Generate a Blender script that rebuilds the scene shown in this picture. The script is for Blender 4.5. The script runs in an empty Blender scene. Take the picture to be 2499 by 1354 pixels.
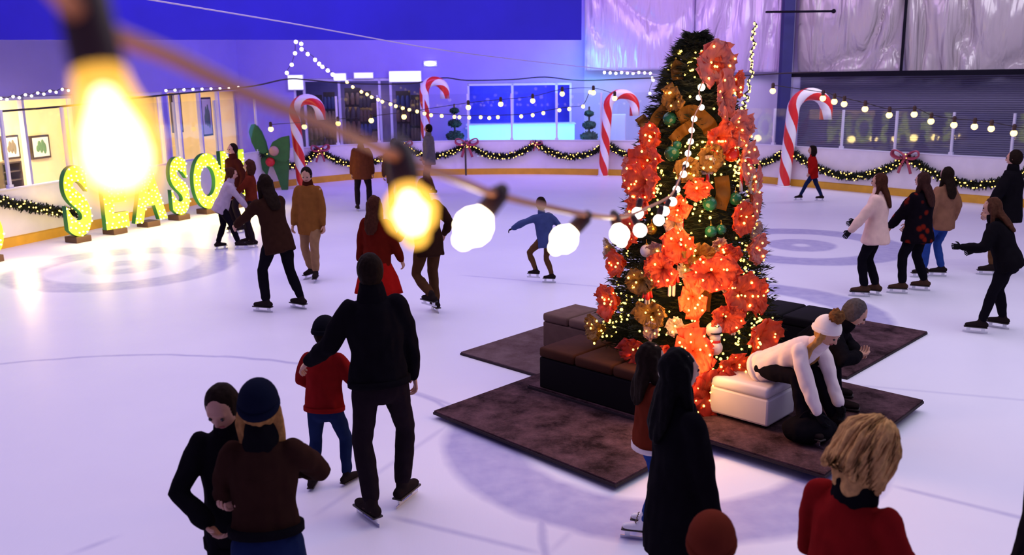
import bpy, bmesh, math, random
from mathutils import Vector, Matrix, noise
random.seed(7)
PI = math.pi
scn = bpy.context.scene
C = scn.collection

# ------------------------------------------------------------------ camera
F = 2207.0; PITCH = math.radians(12.4); ROLL = math.radians(0.7); CH = 3.0
cd = Vector((0, math.cos(PITCH), -math.sin(PITCH)))
r0 = Vector((1, 0, 0)); u0 = Vector((0, math.sin(PITCH), math.cos(PITCH)))
cr = r0*math.cos(ROLL) - u0*math.sin(ROLL)
cu = u0*math.cos(ROLL) + r0*math.sin(ROLL)
CO = Vector((0, 0, CH))
cam_d = bpy.data.cameras.new('camera'); cam = bpy.data.objects.new('camera', cam_d); C.objects.link(cam)
m = Matrix((cr, cu, -cd)).transposed().to_4x4(); m.translation = CO
cam.matrix_world = m
cam_d.sensor_width = 36.0; cam_d.lens = F*36.0/2499.0
cam_d.clip_start = 0.05; cam_d.clip_end = 200
cam_d.dof.use_dof = True; cam_d.dof.focus_distance = 8.5; cam_d.dof.aperture_fstop = 2.6
scn.camera = cam
def ray(px, py):
    return cd + cr*((px-1249.5)/F) - cu*((py-677)/F)
def ground(px, py, z=0.0):
    d = ray(px, py); t = (z-CH)/d.z
    return CO + d*t
def at(px, py, depth):
    return CO + ray(px, py)*depth

# ------------------------------------------------------------------ world, exposure, large lights
scn.view_settings.view_transform = 'Standard'; scn.view_settings.look = 'None'
scn.view_settings.gamma = 1.0; scn.view_settings.use_curve_mapping = False
scn.view_settings.exposure = 0.0
scn.cycles.use_denoising = True
scn.cycles.max_bounces = 8; scn.cycles.transparent_max_bounces = 16
scn.cycles.sample_clamp_indirect = 4.0
w = bpy.data.worlds.new('world'); scn.world = w; w.use_nodes = True
bg = w.node_tree.nodes['Background']
bg.inputs[0].default_value = (0.42, 0.34, 0.88, 1); bg.inputs[1].default_value = 0.36
def area(name, loc, target, size, power, col, sy=None, spread=None):
    l = bpy.data.lights.new(name, 'AREA'); l.energy = power; l.color = col
    l.size = size
    if sy: l.shape = 'RECTANGLE'; l.size_y = sy
    if spread: l.spread = spread
    o = bpy.data.objects.new(name, l); C.objects.link(o); o.location = loc
    o.rotation_euler = (Vector(target)-Vector(loc)).to_track_quat('-Z', 'Y').to_euler()
    return o
def point(name, loc, power, col, rad=0.1):
    l = bpy.data.lights.new(name, 'POINT'); l.energy = power; l.color = col; l.shadow_soft_size = rad
    o = bpy.data.objects.new(name, l); C.objects.link(o); o.location = loc
    return o
area('rink_light', (-3, 13, 10), (-2, 10, 0), 20, 1350, (0.97, 0.80, 1.0), 16)
area('rink_light', (8, 7, 8), (7, 7, 0), 8, 360, (0.95, 1.0, .97), 8)
area('blue_flood', (-5, 14, 7.5), (-5, 22, 5.0), 6, 150, (0.06, 0.04, 1.0), 2)
area('blue_flood', (-3, 25, 6.5), (-4, 32, 2.5), 8, 430, (0.30, 0.18, 1.0), 2)
area('pink_flood', (5, 26, 6.5), (5.5, 31, 4.5), 6, 300, (0.85, 0.50, 1.0), 2)
area('grey_flood', (11, 22, 6.5), (12, 29, 3.5), 6, 420, (0.92, 0.85, 1.0), 2)

# ------------------------------------------------------------------ helpers
MATS = {}
def mat(name, col, rough=0.6, metal=0.0, emit=None, es=0.0, nscale=None, nvar=0.25, bump=0.0, spec=None, sub=None):
    if name in MATS: return MATS[name]
    M = bpy.data.materials.new(name); M.use_nodes = True
    nt = M.node_tree; b = nt.nodes['Principled BSDF']
    c4 = (*col, 1)
    b.inputs['Base Color'].default_value = c4
    b.inputs['Roughness'].default_value = rough; b.inputs['Metallic'].default_value = metal
    if spec is not None: b.inputs['Specular IOR Level'].default_value = spec
    if emit: b.inputs['Emission Color'].default_value = (*emit, 1); b.inputs['Emission Strength'].default_value = es
    if nscale:
        tc = nt.nodes.new('ShaderNodeTexCoord'); n = nt.nodes.new('ShaderNodeTexNoise')
        n.inputs['Scale'].default_value = nscale; n.inputs['Detail'].default_value = 4
        nt.links.new(tc.outputs['Object'], n.inputs['Vector'])
        mx = nt.nodes.new('ShaderNodeMix'); mx.data_type = 'RGBA'
        mx.inputs[6].default_value = tuple(max(0, x*(1-nvar)) for x in col)+(1,)
        mx.inputs[7].default_value = tuple(min(1, x*(1+nvar)) for x in col)+(1,)
        nt.links.new(n.outputs['Fac'], mx.inputs[0]); nt.links.new(mx.outputs[2], b.inputs['Base Color'])
        if bump:
            bp = nt.nodes.new('ShaderNodeBump'); bp.inputs['Strength'].default_value = bump; bp.inputs['Distance'].default_value = 0.01
            nt.links.new(n.outputs['Fac'], bp.inputs['Height']); nt.links.new(bp.outputs[0], b.inputs['Normal'])
    MATS[name] = M
    return M
def obj(name, bm, M, parent=None, smooth=True, kind=None):
    me = bpy.data.meshes.new(name)
    bm.normal_update(); bm.to_mesh(me); bm.free()
    for x in (M if isinstance(M, (list, tuple)) else [M]): me.materials.append(x)
    if smooth:
        for p in me.polygons: p.use_smooth = True
    o = bpy.data.objects.new(name, me); C.objects.link(o)
    if parent: o.parent = parent
    if kind: o['kind'] = kind
    return o
def tag(o, label, cat, group=None, kind=None):
    o['label'] = label; o['category'] = cat
    if group: o['group'] = group
    if kind: o['kind'] = kind
    return o
def empty(name, label, cat, loc=(0, 0, 0), rz=0, group=None):
    o = bpy.data.objects.new(name, None); C.objects.link(o); o.location = loc; o.rotation_euler = (0, 0, rz)
    o.empty_display_size = 0.1
    return tag(o, label, cat, group)
def copy_tree(o, parent=None):
    c = o.copy(); C.objects.link(c)
    if parent: c.parent = parent
    for ch in list(o.children): copy_tree(ch, c)
    return c
def B(): return bmesh.new()
def box(bm, c, s, R=None, mi=0, bev=0):
    M = Matrix.Translation(Vector(c)) @ (R.to_4x4() if R else Matrix.Identity(4)) @ Matrix.Diagonal((s[0], s[1], s[2], 1))
    r = bmesh.ops.create_cube(bm, size=1, matrix=M)
    fs = set(f for v in r['verts'] for f in v.link_faces)
    for f in fs: f.material_index = mi
    if bev:
        es = list(set(e for v in r['verts'] for e in v.link_edges))
        bmesh.ops.bevel(bm, geom=es, offset=bev, segments=2, affect='EDGES', profile=0.5)
    return r
def sphere(bm, c, r, seg=10, rings=6, sc=(1, 1, 1), R=None, mi=0):
    M = Matrix.Translation(Vector(c)) @ (R.to_4x4() if R else Matrix.Identity(4)) @ Matrix.Diagonal((sc[0], sc[1], sc[2], 1))
    rr = bmesh.ops.create_uvsphere(bm, u_segments=seg, v_segments=rings, radius=r, matrix=M)
    if mi:
        for f in set(f for v in rr['verts'] for f in v.link_faces): f.material_index = mi
    return rr
def loft(bm, pts, rx, ry=None, side=(1, 0, 0), n=12, cap=True, mi=0, twist=0, sector=None, power=2.0):
    pts = [Vector(p) for p in pts]
    if not isinstance(rx, (list, tuple)): rx = [rx]*len(pts)
    if ry is None: ry = rx
    if not isinstance(ry, (list, tuple)): ry = [ry]*len(pts)
    rx = list(rx); ry = list(ry)
    N = len(pts); tans = []
    for i in range(N):
        a = pts[max(0, i-1)]; b = pts[min(N-1, i+1)]
        tans.append((b-a).normalized() if (b-a).length > 1e-9 else Vector((0, 0, 1)))
    sv = Vector(side); frames = []
    for t in tans:
        s = sv - t*sv.dot(t)
        if s.length < 1e-4: s = t.orthogonal()
        s.normalize(); sv = s
        frames.append((s, t.cross(s)))
    P = list(zip(pts, rx, ry, frames))
    if cap:
        def ext(i, sg):
            p, a, b, fr = P[i]; t = tans[i]*sg; k = min(a, b)
            return [(p+t*k*0.55, a*0.84, b*0.84, fr), (p+t*k*0.88, a*0.5, b*0.5, fr)]
        P = list(reversed(ext(0, -1))) + P + ext(N-1, 1)
    rings = []
    for i, (p, a, b, (s, t2)) in enumerate(P):
        ring = []
        for j in range(n):
            th = 2*PI*j/n + twist*i
            cx, sy = math.cos(th), math.sin(th)
            if power != 2.0:
                cx = math.copysign(abs(cx)**(2/power), cx); sy = math.copysign(abs(sy)**(2/power), sy)
            ring.append(bm.verts.new(p + s*a*cx + t2*b*sy))
        rings.append(ring)
    for i in range(len(rings)-1):
        for j in range(n):
            f = bm.faces.new((rings[i][j], rings[i][(j+1) % n], rings[i+1][(j+1) % n], rings[i+1][j]))
            f.material_index = sector(j) if sector else mi
    f = bm.faces.new(list(reversed(rings[0]))); f.material_index = sector(0) if sector else mi
    f = bm.faces.new(rings[-1]); f.material_index = sector(0) if sector else mi
def prism(bm, poly, z0, z1, M=None, mi=0):
    lo = [bm.verts.new(Vector((x, y, z0))) for x, y in poly]; hi = [bm.verts.new(Vector((x, y, z1))) for x, y in poly]
    if M:
        for v in lo+hi: v.co = M @ v.co
    fs = [bm.faces.new(list(reversed(lo))), bm.faces.new(hi)]
    n = len(poly)
    for i in range(n): fs.append(bm.faces.new((lo[i], lo[(i+1) % n], hi[(i+1) % n], hi[i])))
    for f in fs: f.material_index = mi
def catmull(pts, n):
    pts = [Vector(p) for p in pts]; out = []
    P = [pts[0]*2-pts[1]] + pts + [pts[-1]*2-pts[-2]]
    for i in range(1, len(P)-2):
        for k in range(n):
            t = k/n; a, b, c, d = P[i-1], P[i], P[i+1], P[i+2]
            out.append(0.5*((2*b)+(c-a)*t+(2*a-5*b+4*c-d)*t*t+(3*b-a-3*c+d)*t**3))
    out.append(pts[-1]); return out
def remeshed(bm, voxel, wrinkle=0.0, freq=9.0, smooth=4, seed=0):
    """joins overlapping closed shapes into one continuous surface"""
    me = bpy.data.meshes.new('t'); bm.normal_update(); bm.to_mesh(me); bm.free()
    o = bpy.data.objects.new('t', me); C.objects.link(o)
    md = o.modifiers.new('r', 'REMESH'); md.mode = 'VOXEL'; md.voxel_size = voxel
    sm = o.modifiers.new('s', 'SMOOTH'); sm.factor = 0.5; sm.iterations = smooth
    dg = bpy.context.evaluated_depsgraph_get()
    m2 = bpy.data.meshes.new_from_object(o.evaluated_get(dg))
    bpy.data.objects.remove(o); bpy.data.meshes.remove(me)
    b = bmesh.new(); b.from_mesh(m2); bpy.data.meshes.remove(m2)
    if wrinkle:
        b.normal_update(); off = Vector((seed*3.1, seed*1.7, 0))
        for v in b.verts:
            q = v.co*freq + off; q.z *= 0.6
            d = noise.noise(q) + 0.5*noise.noise(q*2.3)
            v.co += v.normal*d*wrinkle
    return b

# ------------------------------------------------------------------ ice with its painted rings
def ice_material():
    M = bpy.data.materials.new('ice'); M.use_nodes = True; nt = M.node_tree; b = nt.nodes['Principled BSDF']
    N = nt.nodes; L = nt.links
    tc = N.new('ShaderNodeTexCoord'); pos = tc.outputs['Object']
    sepn = N.new('ShaderNodeSeparateXYZ'); L.new(pos, sepn.inputs[0])
    def math_(op, a, bb=None, c=None):
        n = N.new('ShaderNodeMath'); n.operation = op
        for i, v in enumerate((a, bb, c)):
            if v is None: continue
            if isinstance(v, (int, float)): n.inputs[i].default_value = v
            else: L.new(v, n.inputs[i])
        return n.outputs[0]
    wob = N.new('ShaderNodeTexNoise'); wob.inputs['Scale'].default_value = 2.5; L.new(pos, wob.inputs['Vector'])
    wv = math_('MULTIPLY', math_('SUBTRACT', wob.outputs['Fac'], 0.5), 0.10)
    def dist(c):
        n = N.new('ShaderNodeVectorMath'); n.operation = 'DISTANCE'; L.new(pos, n.inputs[0]); n.inputs[1].default_value = (c[0], c[1], 0)
        return math_('ADD', n.outputs['Value'], wv)
    def band(d, a, bb, soft=0.05):      # 1 between a and bb
        up = N.new('ShaderNodeMapRange'); L.new(d, up.inputs[0]); up.inputs[1].default_value = a-soft; up.inputs[2].default_value = a+soft
        dn = N.new('ShaderNodeMapRange'); L.new(d, dn.inputs[0]); dn.inputs[1].default_value = bb-soft; dn.inputs[2].default_value = bb+soft
        dn.inputs[3].default_value = 1; dn.inputs[4].default_value = 0
        return math_('MULTIPLY', up.outputs[0], dn.outputs[0])
    tot = None
    def add(x, k):
        nonlocal tot
        x = math_('MULTIPLY', x, k); tot = x if tot is None else math_('MAXIMUM', tot, x)
    purple = None
    for c, k in ((ground(1955, 598), 1), (ground(1812, 764), 1), (ground(1608, 1066), 1), (ground(300, 652), .85)):
        d = dist(c)
        add(band(d, 1.22, 1.83), k); add(band(d, 0.15, 0.61), k*0.9)
    def circle(cc, r, k=0.65, wd=0.03):
        add(band(dist(cc), r-wd, r+wd, 0.02), k)
    def seg(a, bb, wd=0.025, k=0.6):
        a = Vector(a).xy; bb = Vector(bb).xy; d = (bb-a); ln = d.length; d.normalize()
        sx = math_('SUBTRACT', sepn.outputs[0], a.x); sy = math_('SUBTRACT', sepn.outputs[1], a.y)
        al = math_('ADD', math_('MULTIPLY', sx, d.x), math_('MULTIPLY', sy, d.y))
        ac = math_('ABSOLUTE', math_('ADD', math_('MULTIPLY', sx, -d.y), math_('MULTIPLY', sy, d.x)))
        ac = math_('ADD', ac, math_('MULTIPLY', wv, 0.3))
        add(math_('MULTIPLY', band(al, 0, ln, 0.1), band(ac, -1, wd, 0.02)), k)
    # hockey circle through three points on the ice
    p, q, r = ground(0, 888).xy, ground(420, 866).xy, ground(1050, 975).xy
    D = 2*(p.x*(q.y-r.y)+q.x*(r.y-p.y)+r.x*(p.y-q.y))
    cx = (p.dot(p)*(q.y-r.y)+q.dot(q)*(r.y-p.y)+r.dot(r)*(p.y-q.y))/D
    cy = (p.dot(p)*(r.x-q.x)+q.dot(q)*(p.x-r.x)+r.dot(r)*(q.x-p.x))/D
    circle((cx, cy), (p-Vector((cx, cy))).length, 0.7)
    seg(ground(1010, 955), ground(1500, 1130), k=.55)
    seg(ground(960, 1262), ground(1300, 1345)); seg(ground(2190, 1188), ground(2600, 1290))
    seg(ground(780, 1250), ground(1090, 1040), k=.35); seg(ground(1130, 672), ground(1500, 702), k=.5)
    seg(ground(2090, 940), ground(2600, 985), k=.35); seg(ground(190, 1345), ground(270, 1315), k=.5)
    seg(ground(1340, 1350), ground(1400, 1290), k=.3); seg(ground(1750, 640), ground(2499, 640), k=.12, wd=.25)
    mx = N.new('ShaderNodeMix'); mx.data_type = 'RGBA'
    big = N.new('ShaderNodeTexNoise'); big.inputs['Scale'].default_value = 0.6; big.inputs['Detail'].default_value = 5; L.new(pos, big.inputs['Vector'])
    base = N.new('ShaderNodeMix'); base.data_type = 'RGBA'
    base.inputs[6].default_value = (.74, .72, .86, 1); base.inputs[7].default_value = (.86, .84, .94, 1); L.new(big.outputs['Fac'], base.inputs[0])
    L.new(base.outputs[2], mx.inputs[6]); mx.inputs[7].default_value = (.30, .28, .56, 1)
    fine = N.new('ShaderNodeTexNoise'); fine.inputs['Scale'].default_value = 7; fine.inputs['Detail'].default_value = 6; L.new(pos, fine.inputs['Vector'])
    f2 = N.new('ShaderNodeMapRange'); L.new(fine.outputs['Fac'], f2.inputs[0]); f2.inputs[1].default_value = .3; f2.inputs[2].default_value = .7; f2.inputs[3].default_value = .62; f2.inputs[4].default_value = .82
    L.new(math_('MULTIPLY', tot, f2.outputs[0]), mx.inputs[0]); L.new(mx.outputs[2], b.inputs['Base Color'])
    rr = N.new('ShaderNodeMapRange'); L.new(fine.outputs['Fac'], rr.inputs[0]); rr.inputs[3].default_value = .28; rr.inputs[4].default_value = .5
    L.new(rr.outputs[0], b.inputs['Roughness']); b.inputs['IOR'].default_value = 1.31
    sc = N.new('ShaderNodeTexNoise'); sc.inputs['Scale'].default_value = 30; sc.inputs['Detail'].default_value = 5
    mp = N.new('ShaderNodeMapping'); mp.inputs['Scale'].default_value = (1, .15, 1); mp.inputs['Rotation'].default_value = (0, 0, .6)
    L.new(pos, mp.inputs[0]); L.new(mp.outputs[0], sc.inputs['Vector'])
    bp = N.new('ShaderNodeBump'); bp.inputs['Strength'].default_value = .12; bp.inputs['Distance'].default_value = .01
    L.new(sc.outputs['Fac'], bp.inputs['Height']); L.new(bp.outputs[0], b.inputs['Normal'])
    return M
bm = B(); box(bm, (2, 18, -0.1), (60, 52, 0.2))
o = obj('floor', bm, ice_material(), smooth=False, kind='structure'); tag(o, 'lavender lit ice sheet with painted curling rings', 'floor')

# ------------------------------------------------------------------ rink boards
board_px = [(-420, 690), (-180, 645), (0, 608), (160, 574), (330, 536), (500, 494), (620, 468), (700, 455), (780, 446), (880, 437), (1000, 430), (1140, 426),
            (1300, 425), (1450, 427), (1600, 431), (1760, 438), (1930, 453), (2100, 469), (2300, 488), (2499, 506), (2700, 528)]
BP = catmull([ground(*p) for p in board_px], 8)
def proj(p):
    d = Vector(p)-CO; z = d.dot(cd)
    return 1249.5+F*d.dot(cr)/z, 677-F*d.dot(cu)/z, z
def sweep(bm, path, prof, closed=True):
    """prof: list of (outward offset, z); outward = away from the rink"""
    rings = []
    for i, p in enumerate(path):
        t = (path[min(i+1, len(path)-1)]-path[max(i-1, 0)]); t.z = 0; t.normalize()
        nrm = Vector((-t.y, t.x, 0))
        rings.append([bm.verts.new(Vector((p.x, p.y, 0))+nrm*a+Vector((0, 0, z))) for a, z in prof])
    n = len(prof)
    for i in range(len(rings)-1):
        for j in range(n): bm.faces.new((rings[i][j], rings[i+1][j], rings[i+1][(j+1) % n], rings[i][(j+1) % n]))
    bm.faces.new(list(reversed(rings[0]))); bm.faces.new(rings[-1])
    bmesh.ops.recalc_face_normals(bm, faces=bm.faces)
m_board = mat('board_white', (.80, .74, .80), .45, nscale=3, nvar=.12)
bm = B(); sweep(bm, BP, [(0, 0), (0, 1.07), (.09, 1.07), (.09, 0)])
tag(obj('wall_rink', bm, m_board, smooth=False, kind='structure'), 'white dasher boards running around the ice', 'wall')
bm = B(); sweep(bm, BP, [(-.03, 0.0), (-.03, .17), (-.002, .19), (-.002, 0.0)])
tag(obj('trim_1', bm, mat('kick_yellow', (.70, .36, .02), .45, nscale=4), smooth=False, kind='structure'), 'yellow kick plate along the foot of the boards', 'trim')
bm = B(); sweep(bm, BP, [(-.015, 1.071), (-.015, 1.095), (.11, 1.095), (.11, 1.071)])
tag(obj('trim_2', bm, mat('rail_white', (.75, .72, .85), .35), smooth=False, kind='structure'), 'pale cap rail on top of the boards', 'trim')
BPX = [proj(p)[0] for p in BP]
def board_at(px, off=0.0, z=0.0):
    for i in range(len(BP)-1):
        if BPX[i] <= px <= BPX[i+1]:
            t = (px-BPX[i])/(BPX[i+1]-BPX[i]); p = BP[i].lerp(BP[i+1], t)
            tt = (BP[i+1]-BP[i]).normalized(); nn = Vector((-tt.y, tt.x, 0))
            q = p+nn*off; q.z = z; return q
    return BP[-1].copy()
def board_tan(px):
    a = board_at(px-4); b = board_at(px+4); t = b-a; t.z = 0; return t.normalized()

# glass panels on the boards
def glass_mat():
    M = bpy.data.materials.new('clear_glass'); M.use_nodes = True; nt = M.node_tree; nt.nodes.remove(nt.nodes['Principled BSDF'])
    out = nt.nodes['Material Output']; tr = nt.nodes.new('ShaderNodeBsdfTransparent'); gl = nt.nodes.new('ShaderNodeBsdfGlossy')
    tr.inputs[0].default_value = (.95, .96, .98, 1); gl.inputs['Roughness'].default_value = .03
    lw = nt.nodes.new('ShaderNodeLayerWeight'); lw.inputs[0].default_value = .5
    pw = nt.nodes.new('ShaderNodeMath'); pw.operation = 'POWER'; nt.links.new(lw.outputs['Facing'], pw.inputs[0]); pw.inputs[1].default_value = 5
    ma = nt.nodes.new('ShaderNodeMath'); ma.operation = 'MULTIPLY_ADD'; nt.links.new(pw.outputs[0], ma.inputs[0]); ma.inputs[1].default_value = .6; ma.inputs[2].default_value = .02
    mx = nt.nodes.new('ShaderNodeMixShader'); nt.links.new(ma.outputs[0], mx.inputs[0]); nt.links.new(tr.outputs[0], mx.inputs[1]); nt.links.new(gl.outputs[0], mx.inputs[2])
    nt.links.new(mx.outputs[0], out.inputs[0]); return M
GLASS = glass_mat()
m_post = mat('post_white', (.72, .70, .82), .35)
gp = [-330, -110, 48, 190, 330, 450, 545, 640, 735, 832, 930, 1040, 1145, 1250, 1358, 1465, 1580, 1700, 1880, 2044, 2172, 2308, 2452, 2620]
for i in range(len(gp)-1):
    a = board_at(gp[i], .05, 1.095); b = board_at(gp[i+1], .05, 1.095)
    hgt = 1.0 if gp[i] > 1560 else 1.45
    d = (b-a); ln = d.length; ang = math.atan2(d.y, d.x)
    side = ('beside the lit letters' if gp[i] < 600 else 'before the purple shop windows' if gp[i] < 1100 else 'before the blue window' if gp[i] < 1560 else 'before the grey metal shutter')
    e = empty('glass_panel', 'clear glass panel with a white post on the boards '+side, 'glass panel', a, ang, 'glass panels on the boards '+side)
    bm = B(); box(bm, (ln/2, 0, hgt/2), (ln-.03, .012, hgt)); obj('pane', bm, GLASS, e, smooth=False)
    bm = B(); box(bm, (0, 0, hgt/2), (.055, .06, hgt), bev=.008); box(bm, (0, 0, .03), (.10, .08, .06)); obj('post', bm, m_post, e, smooth=False)

# ------------------------------------------------------------------ hall walls, lobby and shop behind the boards
WA = Vector((-13.2, 12.0, 0)); WB = Vector((-9.15, 31.3, 0)); WC = Vector((2.55, 31.6, 0))
WD = Vector((9.45, 31.0, 0)); WE = Vector((19.5, 24.5, 0))
class Frame:
    def __init__(s, a, b):
        s.a = a; d = (b-a); s.len = d.length; s.d = d.normalized(); s.n = Vector((-s.d.y, s.d.x, 0)) # n points away from rink
        s.R = Matrix((s.d, s.n, Vector((0, 0, 1)))).transposed()
    def P(s, l, dep, z): return s.a + s.d*l + s.n*dep + Vector((0, 0, z))
    def S(s, px):  # distance along the wall seen at image column px
        dd = ray(px, 192); dx, dy = dd.x, dd.y
        det = dx*(-s.d.y)+dy*s.d.x
        return (s.a.x*dy - s.a.y*dx)/(-(s.d.x*dy - s.d.y*dx))
    def Z(s, px, py):
        l = s.S(px); p = s.P(l, 0, 0); dd = ray(px, py); t = p.y/dd.y
        return CH+dd.z*t
    def box(s, bm, l0, l1, d0, d1, z0, z1, mi=0, bev=0):
        box(bm, s.P((l0+l1)/2, (d0+d1)/2, (z0+z1)/2), (abs(l1-l0), abs(d1-d0), abs(z1-z0)), s.R, mi, bev)
FL = Frame(WA, WB); FB = Frame(WB, WC); FC = Frame(WC, WD); FR = Frame(WD, WE)
def wall_with(name, fr, holes, H, M, label, th=.2):
    bm = B(); x = 0
    for (a, b, z0, z1) in holes:
        fr.box(bm, x, a, 0, th, 0, H); fr.box(bm, a, b, 0, th, 0, z0); fr.box(bm, a, b, 0, th, z1, H); x = b
    fr.box(bm, x, fr.len, 0, th, 0, H)
    o = obj(name, bm, M, smooth=False, kind='structure'); tag(o, label, 'wall'); return o
m_lav = mat('wall_lavender', (.30, .25, .72), .7, nscale=1.5, nvar=.08)
S = FL.S
HL = [(S(-250), S(172), .62, 2.72), (S(195), S(392), .62, 2.72), (S(402), S(604), .62, 2.78)]
wall_with('wall_left', FL, HL, 6.5, m_lav, 'long lavender wall with warm lobby windows')
HB = [(FB.S(715), FB.S(1030), .25, 3.05), (FB.S(1140), FB.S(1395), 1.42, 2.84)]
wall_with('wall_back', FB, HB, 6.5, m_lav, 'lavender back wall with shop front and blue window')
m_w2 = mat('wall_dusty', (.40, .37, .50), .75, nscale=1.5, nvar=.1)
wall_with('wall_bay', FC, [], 8, m_w2, 'dusty mauve wall behind the decorated tree', th=.15)
m_frame = mat('frame_pale', (.62, .60, .80), .4)
def window(n, fr, hole, mulls, label, zbar=None):
    a, b, z0, z1 = hole; root = empty('window_%d' % n, label, 'window', fr.P((a+b)/2, .1, z0)); root['kind'] = 'structure'
    inv = Matrix.Translation(-root.location)
    bm = B()
    t = .07
    fr.box(bm, a, b, 0, .12, z0-.03, z0+t); fr.box(bm, a, b, 0, .12, z1-t, z1+.03); fr.box(bm, a, a+t, 0, .12, z0, z1); fr.box(bm, b-t, b, 0, .12, z0, z1)
    for q in mulls: l = fr.S(q); fr.box(bm, l-.04, l+.04, 0, .12, z0, z1)
    if zbar: fr.box(bm, a, b, .02, .1, zbar-.03, zbar+.03)
    bm.transform(inv); obj('window_frame', bm, m_frame, root, smooth=False)
    bm = B(); fr.box(bm, a, b, .055, .065, z0, z1); bm.transform(inv); obj('window_glass', bm, GLASS, root, smooth=False)
    bm = B(); fr.box(bm, a-.1, b+.1, -.12, .02, z0-.10, z0-.035); bm.transform(inv); obj('window_sill', bm, m_frame, root, smooth=False)
window(1, FL, HL[0], [48, -100], 'wide lobby window with pictures glowing inside', None)
window(2, FL, HL[1], [290], 'lobby window behind the two middle letters of the sign', None)
window(3, FL, HL[2], [432, 484, 530], 'lobby window with tall white posters inside', None)
window(4, FB, HB[0], [740, 826, 925, 952], 'tall shop front with dark goods inside')
window(5, FB, HB[1], [1250, 1358], 'wide blue window above a cyan counter')
# lobby interior
m_cream = mat('lobby_cream', (.84, .68, .40), .7, nscale=2, nvar=.1)
bm = B(); FL.box(bm, 0, FL.len, 3.2, 3.3, 0, 3.0); FL.box(bm, 0, FL.len, .2, 3.3, 3.0, 3.1); FL.box(bm, -.1, 0, .2, 3.3, 0, 3.0); FL.box(bm, FL.len-.1, FL.len, .2, 3.3, 0, 3.0)
tag(obj('wall_lobby', bm, m_cream, smooth=False, kind='structure'), 'cream lobby walls behind the windows', 'wall')
for k, l in enumerate([4, 8, 11.5, 15, 18]):
    p = FL.P(l, 1.6, 2.9); area('lobby_lamp', p, FL.P(l, 2.2, 0), 1.2, (480, 520, 360, 60, 38)[k], (1, .80, .42), 1.2)
def on_plane(fr, dep, px, py):
    o0 = fr.P(0, dep, 0); dd = ray(px, py); t = (o0-CO).dot(fr.n)/dd.dot(fr.n); p = CO+dd*t
    return (p-fr.a).dot(fr.d), p.z
m_dark = mat('dark_wood', (.04, .025, .02), .5, nscale=6)
m_paper = mat('poster_white', (.85, .82, .76), .6)
arts = [((2, 332, 50, 386), 'square picture of pale shapes by the lobby window edge'), ((72, 332, 124, 384), 'square picture of pale shapes with a green corner'), ((415, 228, 447, 322), 'tall white poster with a dark band behind the lobby glass'), ((487, 238, 520, 330), 'tall white poster beside the blue machine')]
for k, ((x0, y0, x1, y1), lab) in enumerate(arts):
    pd = 3.15 if x0 < 200 else .45
    la, za = on_plane(FL, pd, x0, y0); lb, zb = on_plane(FL, pd, x1, y1)
    root = empty('framed_poster', lab, 'poster', FL.P((la+lb)/2, pd, zb)); inv = Matrix.Translation(-root.location)
    bm = B(); FL.box(bm, la, lb, pd-.02, pd+.05, zb, za); bm.transform(inv); obj('frame', bm, m_dark, root, smooth=False)
    bm = B(); FL.box(bm, la+.06, lb-.06, pd-.03, pd-.02, zb+.06, za-.06); bm.transform(inv); obj('sheet', bm, m_paper, root, smooth=False)
    bm = B(); random.seed(k+3)
    for q in range(5):
        u = random.uniform(.25, .75); v = random.uniform(.2, .8); l = la+(lb-la)*u; z = zb+(za-zb)*v
        R = FL.R
        sphere(bm, FL.P((la+lb)/2+(q-2)*abs(lb-la)*.09, pd-.032, (za+zb)/2+(za-zb)*(.10 if q % 2 else -.06)), .5, 10, 6, (abs(lb-la)*.20, .01, abs(za-zb)*(.30+.05*q)), FL.R)
    bm.transform(inv); obj('picture', bm, mat('poster_ink%d' % (k % 2), [(.20, .16, .12), (.12, .25, .12)][k % 2], .6), root)
# lobby furniture
def lobby_cabinet(x0, x1, y0, y1, lab):
    la, za = on_plane(FL, 2.3, x0, y0); lb, zb = on_plane(FL, 2.3, x1, y1); zb = max(0, zb)
    root = empty('bookcase', lab, 'bookcase', FL.P((la+lb)/2, 2.5, 0)); inv = Matrix.Translation(-root.location)
    bm = B(); FL.box(bm, la, lb, 2.65, 2.7, 0, za); FL.box(bm, la, la+.04, 2.3, 2.7, 0, za); FL.box(bm, lb-.04, lb, 2.3, 2.7, 0, za); FL.box(bm, la, lb, 2.3, 2.7, za, za+.04)
    bm.transform(inv); obj('carcass', bm, m_dark, root, smooth=False)
    for j in range(3):
        z = .3+j*(za-.3)/3; bm = B(); FL.box(bm, la+.04, lb-.04, 2.32, 2.65, z, z+.03); bm.transform(inv); obj('shelf', bm, m_dark, root, smooth=False)
lobby_cabinet(4, 62, 402, 470, 'dark low shelf unit inside the lobby window')
la, za = on_plane(FL, 1.2, 552, 278); lb, zb = on_plane(FL, 1.2, 600, 350)
root = empty('vending_machine', 'tall blue machine standing inside the lobby window', 'machine', FL.P((la+lb)/2, 1.4, 0)); inv = Matrix.Translation(-root.location)
bm = B(); FL.box(bm, la, lb, 1.2, 1.8, 0, za, bev=.02); bm.transform(inv); obj('cabinet', bm, mat('machine_blue', (.05, .09, .65), .4), root, smooth=False)
bm = B(); FL.box(bm, la+.1, lb-.25, 1.18, 1.2, 1.0, za-.15); bm.transform(inv); obj('display', bm, mat('machine_display', (.1, .2, .9), .2, emit=(.2, .3, 1), es=.8), root, smooth=False)
bm = B(); FL.box(bm, la+.1, lb-.1, 1.18, 1.2, .3, .55); bm.transform(inv); obj('tray', bm, m_dark, root, smooth=False)
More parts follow.
